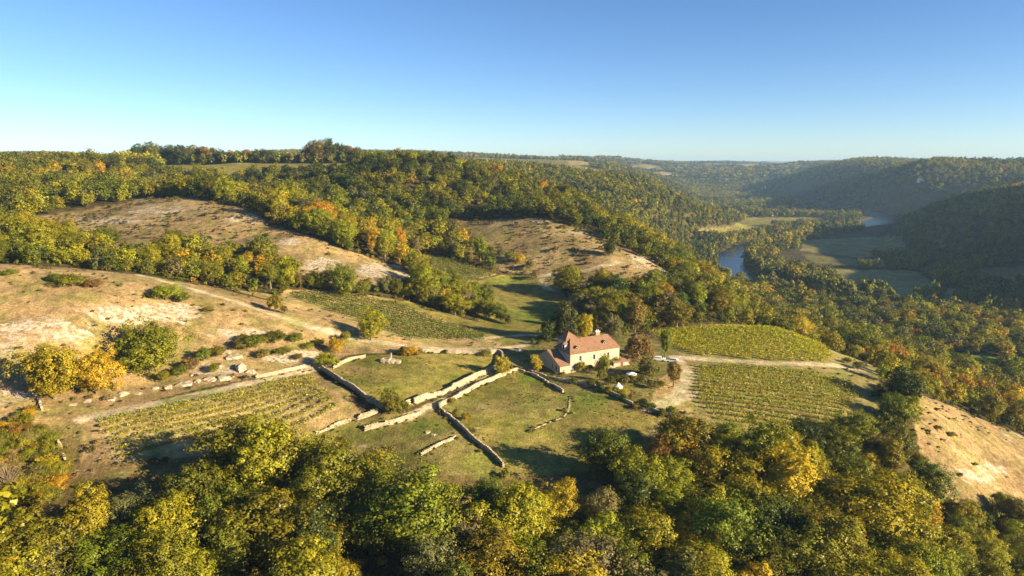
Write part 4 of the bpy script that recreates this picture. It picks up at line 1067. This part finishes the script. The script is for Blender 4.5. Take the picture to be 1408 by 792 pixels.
def fit_window(at_, o, parent, shutters=True, name='window', door=False):
    s0, s1, z0, z1 = o; d = .28
    f = MB(); w = .09
    def bar(a, b, c, e, d0=d-.06, d1=d):
        q = [at_(a,c,d0), at_(b,c,d0), at_(b,e,d0), at_(a,e,d0)]; r = [at_(a,c,d1), at_(b,c,d1), at_(b,e,d1), at_(a,e,d1)]
        f.quad(*q)
        for i in range(4): f.quad(q[(i+1)%4], q[i], r[i], r[(i+1)%4])
    bar(s0, s0+w, z0, z1); bar(s1-w, s1, z0, z1); bar(s0+w, s1-w, z1-w, z1); bar(s0+w, s1-w, z0, z0+w)
    sm = (s0+s1)/2
    if not door: bar(sm-.03, sm+.03, z0+w, z1-w); bar(s0+w, sm-.03, (z0+z1)/2-.025, (z0+z1)/2+.025); bar(sm+.03, s1-w, (z0+z1)/2-.025, (z0+z1)/2+.025)
    fr = f.build(name, M_WOOD if not door else M_DARKWOOD, parent)
    g = MB(); g.quad(at_(s0+w,z0+w,d+.01), at_(s1-w,z0+w,d+.01), at_(s1-w,z1-w,d+.01), at_(s0+w,z1-w,d+.01))
    g.build('pane' if not door else 'door_leaf', M_GLASS if not door else M_DARKWOOD, fr)
    if shutters:
        for a, b in ((s0-(s1-s0)*.52, s0-.03), (s1+.03, s1+(s1-s0)*.52)):
            s_ = MB(); q = [at_(a,z0-.03,-.07), at_(b,z0-.03,-.07), at_(b,z1+.03,-.07), at_(a,z1+.03,-.07)]; r = [at_(a,z0-.03,-.015), at_(b,z0-.03,-.015), at_(b,z1+.03,-.015), at_(a,z1+.03,-.015)]
            s_.quad(*q)
            for i in range(4): s_.quad(q[(i+1)%4], q[i], r[i], r[(i+1)%4])
            s_.build('shutter', M_WOOD, fr)
    return fr
def roof_plane(name, pts, parent, thick=.16, mat=None):
    """tiled slab over a planar polygon; first edge is the eave; tile courses follow it"""
    P_ = [Vector(p) for p in pts]; t = (P_[1]-P_[0]).normalized(); nn = t.cross(P_[2]-P_[0]).normalized()
    if nn.z < 0: nn = -nn
    up = nn.cross(t); k = len(P_); V = P_ + [p-nn*thick for p in P_]
    Fs = [tuple(range(k)), tuple(range(2*k-1, k-1, -1))] + [((i+1)%k, i, k+i, k+(i+1)%k) for i in range(k)]
    uv = []
    for f in Fs:
        for i in f: q = V[i]-P_[0]; uv.append((q.dot(t), q.dot(up)))
    return obj(name, V, Fs, mat or M_TILE, parent, uvs=uv)
EAVE, RIDGE, HD = 6.3, 9.5, 9.2
sc_ = HL/18.7
ops = [(3.25,4.1,3.5,5.1),(8.4,9.3,3.3,4.9),(13.8,14.7,3.3,4.9),(1.3,1.95,.6,1.95),(3.3,4.0,.05,1.8),(8.7,9.15,1.9,2.3),(9.3,12.0,.02,2.5),(14.1,15.5,.02,2.4)]
ops = [(a*sc_, b*sc_, c, d) for a, b, c, d in ops]
w, at_ = wall_with_openings('front_wall', (0, 0), (HL, 0), EAVE, ops, .5, M_PLASTER, house)
for o_ in ops[:3]: fit_window(at_, o_, house)
for o_ in ops[3:4]: fit_window(at_, o_, house, False)
fit_window(at_, ops[4], house, False, 'door', True); fit_window(at_, ops[5], house, False)
fit_window(at_, ops[7], house, False, 'door', True)
# arched opening: flat dark infill set back under a stone arch ring
ar = ops[6]; ac = (ar[0]+ar[1])/2; rw_ = (ar[1]-ar[0])/2
m = MB()
for k in range(10):
    a0, a1 = math.pi*k/10, math.pi*(k+1)/10
    q = [at_(ac-math.cos(a)*r_, 1.3+math.sin(a)*r_*.9, d_) for d_ in (-.06, .1) for a, r_ in ((a0, rw_+.35), (a1, rw_+.35), (a1, rw_), (a0, rw_))]
    b = len(m.v); m.v += [tuple(v) for v in q]
    m.f += [(b,b+1,b+2,b+3),(b+7,b+6,b+5,b+4),(b,b+4,b+5,b+1),(b+2,b+6,b+7,b+3),(b+1,b+5,b+6,b+2),(b+3,b+7,b+4,b)]
m.build('arch', M_STONE, house)
m = MB(); m.quad(at_(ar[0]-.02,-.1,.46), at_(ar[1]+.02,-.1,.46), at_(ar[1]+.02,ar[3]+.05,.46), at_(ar[0]-.02,ar[3]+.05,.46)); m.build('arch_infill', M_DARKWOOD, house)
wall_with_openings('rear_wall', (HL, HD), (0, HD), EAVE, [], .5, M_PLASTER, house)
lops = [(HD-5.2, HD-4.2, 3.2, 4.8)]
w, at_ = wall_with_openings('side_wall', (0, HD), (0, 0), EAVE, [], .5, M_PLASTER, house)
rops = [(2.6, 3.5, 3.2, 4.7), (5.6, 6.5, 3.2, 4.7)]
w, at_ = wall_with_openings('side_wall', (HL, 0), (HL, HD), EAVE, rops, .5, M_PLASTER, house)
for o_ in rops: fit_window(at_, o_, house, False)
OV = .38; ze = EAVE-.12; xr = HL-1.4
roof = empty('roof', (0, 0, 0)); roof.parent = house
xl = 2.7
roof_plane('roof_slope', [(-OV,-OV,ze),(HL+OV,-OV,ze),(xr,HD/2,RIDGE),(xl,HD/2,RIDGE)], roof)
roof_plane('roof_slope', [(HL+OV,HD+OV,ze),(-OV,HD+OV,ze),(xl,HD/2,RIDGE),(xr,HD/2,RIDGE)], roof)
roof_plane('roof_hip', [(HL+OV,-OV,ze),(HL+OV,HD+OV,ze),(xr,HD/2,RIDGE)], roof)
roof_plane('roof_hip', [(-OV,HD+OV,ze),(-OV,-OV,ze),(xl,HD/2,RIDGE)], roof)
m = MB(); m.tube([(xl,HD/2,RIDGE+.02),(xr,HD/2,RIDGE+.02)], [.15,.15], 8)
for c_ in ((-OV,-OV,ze+.02), (-OV,HD+OV,ze+.02)): m.tube([c_, (xl,HD/2,RIDGE+.02)], [.12,.12], 6)
for c_ in ((HL+OV,-OV,ze+.02), (HL+OV,HD+OV,ze+.02)): m.tube([c_, (xr,HD/2,RIDGE+.02)], [.12,.12], 6)
m.build('ridge_tiles', M_TILE, roof)
# stair tower behind the ridge with a steep pyramid roof
tower = empty('tower', (0, 0, 0)); tower.parent = house
tx0, tx1, ty0, ty1, tz = 1.3, 6.3, HD/2+.25, HD/2+5.2, 9.3
m = MB(); m.box(tx0, tx1, ty0, ty1, 5.5, tz); m.build('tower_wall', M_PLASTER, tower)
g_ = .3; pk = ((tx0+tx1)/2, (ty0+ty1)/2, 11.4); cs = [(tx0-g_,ty0-g_,tz-.1), (tx1+g_,ty0-g_,tz-.1), (tx1+g_,ty1+g_,tz-.1), (tx0-g_,ty1+g_,tz-.1)]
for k in range(4): roof_plane('tower_slope', [cs[k], cs[(k+1)%4], pk], tower, .14)
m = MB()
for e1 in cs: m.tube([e1, pk], [.10, .10], 6)
m.build('hip_tiles', M_TILE, tower)
# tall white dormer in the shaded tower slope
def dormer(name, at, wdt, hgt, dep, face, mat=M_PLASTER, parent=house):
    """small gabled dormer: at = front foot centre, face = 'front' or 'side'"""
    x0, y0, z0 = at; rx = (lambda p: (x0+p[0], y0+p[1], z0+p[2])) if face == 'front' else (lambda p: (x0+p[1], y0-p[0], z0+p[2]))
    m = MB(); h = wdt/2
    m.quad(rx((-h,0,0)), rx((h,0,0)), rx((h,0,hgt)), rx((0,0,hgt+h*.8)), rx((-h,0,hgt)))
    for s in (-h, h): m.quad(rx((s,0,0)), rx((s,dep,0)), rx((s,dep,hgt)), rx((s,0,hgt)))
    d = m.build(name, mat, parent)
    g = MB(); w_ = wdt*.28; g.quad(rx((-w_,-.02,hgt*.18)), rx((w_,-.02,hgt*.18)), rx((w_,-.02,hgt*.95)), rx((-w_,-.02,hgt*.95))); g.build('pane', M_GLASS, d)
    for s in (-1, 1): roof_plane('dormer_roof', [rx((s*(h+.12),-.15,hgt-.1)), rx((s*(h+.12),dep,hgt-.1)), rx((0,dep,hgt+h*.8+.06)), rx((0,-.15,hgt+h*.8+.06))], d, .07)
dormer('dormer', (.1, 4.3, 6.35), 1.5, 1.9, 1.3, 'side', M_WHITE)
def slope_z(y): return ze+(y+OV)/(HD/2+OV)*(RIDGE-ze)
dormer('dormer', (3.0*sc_, .95, slope_z(.95)-.1), 1.0, .75, 1.2, 'front'); dormer('dormer', (13.9*sc_, 1.5, slope_z(1.5)-.1), 1.0, .75, 1.2, 'front')
# chimney behind the ridge
m = MB(); cx0 = 13.0*sc_; m.box(cx0, cx0+1.5, 5.2, 6.1, 7.6, 10.6); ch = m.build('chimney', M_CLAY, house)
m = MB(); m.box(cx0-.1, cx0+1.6, 5.1, 6.2, 10.6, 10.8); m.build('chimney_cap', M_WHITE, ch)
for k in range(2): m = MB(); m.tube([(cx0+.4+.7*k,5.65,10.8),(cx0+.4+.7*k,5.65,11.25)], [.17,.14], 8); m.build('chimney_pot', M_WHITE, ch)
# low wing at the left end
WX = -3.7; WD = 12.8; we, wr, wb, yr = 2.9, 6.2, 3.7, 7.6
w, at_ = wall_with_openings('wing_front_wall', (WX, 0), (-.02, 0), we, [(1.1,1.6,1.0,1.5)], .45, M_PLASTER, house); fit_window(at_, (1.1,1.6,1.0,1.5), house, False)
wops = [(WD-5.0, WD-4.2, .9, 2.3), (WD-2.6, WD-1.8, .9, 2.3), (WD-9.5, WD-8.9, 2.2, 3.0)]
w, at_ = wall_with_openings('wing_side_wall', (WX, WD), (WX, 0), we, [(a, b, c, min(d, we-.1)) for a, b, c, d in wops], .45, M_PLASTER, house)
for o_ in wops: fit_window(at_, (o_[0], o_[1], o_[2], min(o_[3], we-.1)), house, False)
m = MB(); m.quad((WX,0,we), (WX,yr,wr), (WX,WD,wb), (WX,WD,we)); m.quad((WX+.45,0,we), (WX+.45,yr,wr), (WX+.45,WD,wb), (WX+.45,WD,we)); m.build('gable', M_PLASTER, house)
wall_with_openings('wing_rear_wall', (-.02, WD), (WX, WD), wb, [], .45, M_PLASTER, house)
wroof = empty('wing_roof', (0, 0, 0)); wroof.parent = house
k_ = (wr-we)/yr
roof_plane('roof_slope', [(WX-.35,-.4,we-.4*k_+.03),(-.03,-.4,we-.4*k_+.03),(-.03,yr,wr+.03),(WX-.35,yr,wr+.03)], wroof)
kb = (wr-wb)/(WD-yr)
roof_plane('roof_slope', [(-.03,WD+.35,wb-.35*kb+.03),(WX-.35,WD+.35,wb-.35*kb+.03),(WX-.35,yr,wr+.03),(-.03,yr,wr+.03)], wroof)
m = MB(); m.tube([(-.12,-.1,we+.12),(-.12,yr,wr+.15)], [.12,.12], 6); m.build('flashing', M_WHITE, wroof)
# stair and creeper by the door
m = MB()
for k in range(4): m.box(13.4*sc_-.3*k*.3, 16.2*sc_, -.5-.4*k, -.1-.4*k+.01, -.5, .5-.12*k)
m.build('doorstep', M_STONE, house)
q = rng.normal(size=(900, 3))*np.array([1.0, .22, 1.0])+np.array([12.8*sc_, -.35, 2.2]); q2 = rng.normal(size=(500, 3))*np.array([.8, .2, .7])+np.array([17.2*sc_, -.3, 1.5])
q = np.vstack([q, q2]); nn = rng.normal(size=q.shape)+np.array([0, -.8, .4]); nn /= np.linalg.norm(nn, axis=1)[:, None]
V, Fq, lv, ly = leaf_cards(q, nn, rng.uniform(.12, .24, len(q)), rng, rng.uniform(.7, 1.3, len(q)), rng.uniform(0, .4, len(q)))
cr_ = empty('climbing_plant', house.location, HA)
fo = link('foliage', quadmesh('creeper', V, Fq, M_LEAF, False, (('lv','FLOAT','POINT',lv),('ly','FLOAT','POINT',ly))), cr_); fo['tint'] = [.13, .16, .03]
tag(cr_, 'leafy green creeper climbing the farmhouse front by the arch and door', 'climbing plant')

# ------------------------------------------------------------------ things about the yard
def car(u, v, rz, paint, label, L=4.3, Wd=1.75, H=1.5):
    p = ground(u, v); e = empty('car', (p.x, p.y, p.z), rz)
    prof = [(-L/2,.35),(-L/2,.75),(-L/2+.15,.95),(-L*.30,1.0),(-L*.16,H-.05),(L*.05,H),(L*.30,H-.06),(L*.42,1.0),(L/2,.9),(L/2,.35)]
    m = MB(); k = len(prof)
    for s in (-1, 1):
        for i, (x_, z_) in enumerate(prof): m.v.append((x_, s*Wd/2*(.84 if z_ > 1.05 else 1), z_))
    m.f += [tuple(range(k-1, -1, -1)), tuple(range(k, 2*k))] + [(i, (i+1)%k, k+(i+1)%k, k+i) for i in range(k)]
    m.build('body', paint, e)
    for s in (-1, 1):
        g = MB(); y_ = s*(Wd/2*.93+.02); g.quad((-L*.24,y_+s*.03,1.03),(L*.36,y_+s*.03,1.03),(L*.28,y_*.92+s*.02,H-.14),(-L*.14,y_*.92+s*.02,H-.14)); g.build('side_window', M_GLASS, e)
        for x_ in (-L*.30, L*.30):
            t = MB(); t.tube([(x_, s*(Wd/2-.18), .32), (x_, s*(Wd/2+.02), .32)], [.32, .32], 14); t.build('wheel', M_TYRE, e)
    g = MB(); g.quad((-L*.285,-.68,1.04),(-L*.285,.68,1.04),(-L*.175,.62,H-.12),(-L*.175,-.62,H-.12)); g.build('windscreen', M_GLASS, e)
    for o in e.children: 
        if o.name.startswith('windscreen'): o.location.x = -.05; o.location.z = .04
    for s in (-1, 1): m = MB(); m.box(-L/2-.03, -L/2+.02, s*.6-.18, s*.6+.18, .68, .82); m.build('headlight', M_GLASS, e)
    tag(e, label, 'car', 'cars parked beside the farmhouse drive')
car(906, 496, 2.9, M_CARPAINT, 'white car parked nearest the conical tree')
car(924, 498, -.25, M_CARDARK, 'pale silver car parked beside the drive, right of the white one')
def gazebo(u, v, hw, h, label, kind):
    p = ground(u, v); e = empty('garden_parasol' if kind == 'flat' else 'garden_tent', p, .4)
    m = MB(); n_ = 8; rim = []
    for k in range(n_): a = 2*math.pi*(k+.5)/n_; rim.append((math.cos(a)*hw, math.sin(a)*hw, h))
    top = (0, 0, h+(.5 if kind == 'flat' else 1.3))
    for k in range(n_):
        a, b = rim[k], rim[(k+1)%n_]; m.quad(a, b, top); m.quad((a[0],a[1],h-.25), (b[0],b[1],h-.25), b, a)
    m.build('canopy', M_CANVAS, e)
    for q in ([(0,0)] if kind == 'flat' else [(r_[0]*.97, r_[1]*.97) for r_ in rim]):
        t = MB(); t.tube([(q[0],q[1],-.2),(q[0],q[1],h+.2)], [.05,.05], 6); t.build('pole', M_WOOD, e)
    tag(e, label, 'parasol' if kind == 'flat' else 'tent')
gazebo(868, 524, 1.7, 2.4, 'open white parasol on the farmhouse terrace', 'flat')
gazebo(850, 537, 1.35, 1.2, 'small white pyramid tent at the garden wall', 'tent')
# orange-roofed lean-to beside the house
p = ground(855, 503); e = empty('garden_shed', p, HA)
m = MB(); m.box(-3.2, 3.2, 0, 2.2, -.3, 1.5); m.build('wall', M_STONE, e)
roof_plane('roof', [(-3.5,-.4,1.45),(3.5,-.4,1.45),(3.5,2.4,2.5),(-3.5,2.4,2.5)], e)
m = MB(); m.quad((-.5,-.01,0), (.5,-.01,0), (.5,-.01,1.35), (-.5,-.01,1.35)); m.build('door', M_DARKWOOD, e)
tag(e, 'low shed with orange tile roof between farmhouse and conical tree', 'shed')
# picnic table in the house shadow
p = ground(712, 484); e = empty('picnic_table', p, .5)
m = MB(); m.box(-1.1, 1.1, -.4, .4, .72, .78); m.build('table_top', M_WHITE, e)
for s in (-1, 1):
    m = MB(); m.box(-1.1, 1.1, s*.75-.13, s*.75+.13, .42, .46); m.build('bench', M_WHITE, e)
    m = MB(); m.box(s*.8-.04, s*.8+.04, -.8, .8, .36, .42); m.box(s*.8-.04, s*.8+.04, -.3, -.22, -.05, .72); m.box(s*.8-.04, s*.8+.04, .22, .3, -.05, .72); m.build('leg', M_WHITE, e)
tag(e, 'pale picnic table in the shadow behind the farmhouse', 'table')
# stone cistern with a dark mouth on the pasture
p = ground(536, 497); e = empty('stone_cistern', p, -.15)
m = MB()
for k in range(70):
    a = random.uniform(0, 6.28); r_ = random.uniform(.3, 1); s_ = random.uniform(.25, .5); x_, y_ = math.cos(a)*r_*3.4, math.sin(a)*r_*2.0
    m.box(x_-s_, x_+s_, y_-s_*.8, y_+s_*.8, -.3, .35+.5*(1-r_)*random.uniform(.5, 1), .08)
tag(m.build('rubble_base', M_ROCK, e), kind='stuff')
m = MB(); m.box(-2.0, -.2, -1.5, -1.1, 0, 1.0, .03); m.box(-2.0, -.2, .3, .7, 0, 1.0, .03); m.box(-2.4, -2.0, -1.5, .7, 0, 1.0, .03); m.box(-.2, .2, -1.5, .7, 0, 1.0, .03); m.build('curb_stones', M_STONE, e)
m = MB(); m.quad((-2.0,-1.1,.3), (-.2,-1.1,.3), (-.2,.3,.3), (-2.0,.3,.3)); m.build('water', M_GLASS, e)
m = MB(); m.box(-.5, .0, 1.6, 2.0, -.2, 2.2, .04); m.build('standing_stone', M_STONE, e)
tag(e, 'pale stone cistern with rubble apron on the walled pasture', 'cistern')

# ------------------------------------------------------------------ far houses
def far_house(u, v, L, D, H, rz, mat, label, spire=None, lo=60):
    p = ground(u, v, lo); e = empty('church' if spire else 'house', (p.x, p.y, p.z), rz)
    m = MB(); m.box(-L/2, L/2, -D/2, D/2, -2, H)
    for s in (-1, 1): m.quad((s*L/2, -D/2, H), (s*L/2, D/2, H), (s*L/2, 0, H+D*.32))
    m.build('wall', mat, e)
    r = empty('roof', (0, 0, 0)); r.parent = e
    for s in (-1, 1): roof_plane('roof_slope', [(s*-(L/2+.4), s*-(D/2+.4), H-.2), (s*(L/2+.4), s*-(D/2+.4), H-.2), (s*(L/2+.4), 0, H+D*.32+.1), (s*-(L/2+.4), 0, H+D*.32+.1)], r, .2, M_PLANKS if 'barn' in label else M_TILE)
    for k in range(int(L/3.5)):
        x_ = -L/2+1.8+k*3.5
        w_ = MB(); w_.quad((x_-.5,-D/2-.03,H*.45), (x_+.5,-D/2-.03,H*.45), (x_+.5,-D/2-.03,H*.8), (x_-.5,-D/2-.03,H*.8)); w_.build('window', M_GLASS, e)
    if spire:
        m = MB(); m.box(-L/2-4, -L/2, -2, 2, -2, spire*.55); t = m.build('bell_tower', mat, e)
        m = MB(); c = (-L/2-2, 0, spire); q = [(-L/2-4.3,-2.3,spire*.55),(-L/2+.3,-2.3,spire*.55),(-L/2+.3,2.3,spire*.55),(-L/2-4.3,2.3,spire*.55)]
        for k in range(4): m.quad(q[k], q[(k+1)%4], c)
        m.build('spire', M_WHITE, t)
    tag(e, label, 'church' if spire else 'house', None if spire else 'far houses of the valley and plateau')
far_house(728, 228, 12, 9, 5, .3, M_WHITE, 'white-walled farmhouse on the plateau skyline', lo=800)
far_house(740, 229, 26, 12, 4, .1, M_STONE, 'long grey barn beside the farmhouse on the plateau skyline', lo=800)
far_house(1055, 262, 16, 9, 8, .2, M_WHITE, 'small white church with spire in the hazy far valley', spire=24, lo=1500)
far_house(1064, 297, 14, 9, 5, .2, M_WHITE, 'pale house beside the bright field in the valley', lo=1000)
far_house(1116, 292, 12, 9, 6, -.2, M_PLASTER, 'cream house among the trees at the foot of the shaded hill', lo=1000)
far_house(1266, 250, 14, 9, 6, .3, M_WHITE, 'white house on the sunlit shoulder of the far wooded hill', lo=1200)
far_house(1345, 283, 8, 6, 4, .1, M_WHITE, 'tall white house high on the shaded wooded slope', lo=900)

# ------------------------------------------------------------------ the air over the valley
m = MB(); m.box(-14000, 14000, -2500, 12000, -75, 112)
haze = m.build('haze', [], None)
M_HAZE, nt, out = newmat('haze_air')
pv_ = nd(nt, 'ShaderNodeVolumePrincipled'); pv_.inputs['Density'].default_value = .00008
pv_.inputs['Color'].default_value = (.40, .66, 1.0, 1); pv_.inputs['Anisotropy'].default_value = .1
nt.links.new(pv_.outputs[0], out.inputs['Volume'])
haze.data.materials.append(M_HAZE)
tag(haze, 'thin blue haze in the air over the valley', kind='stuff')
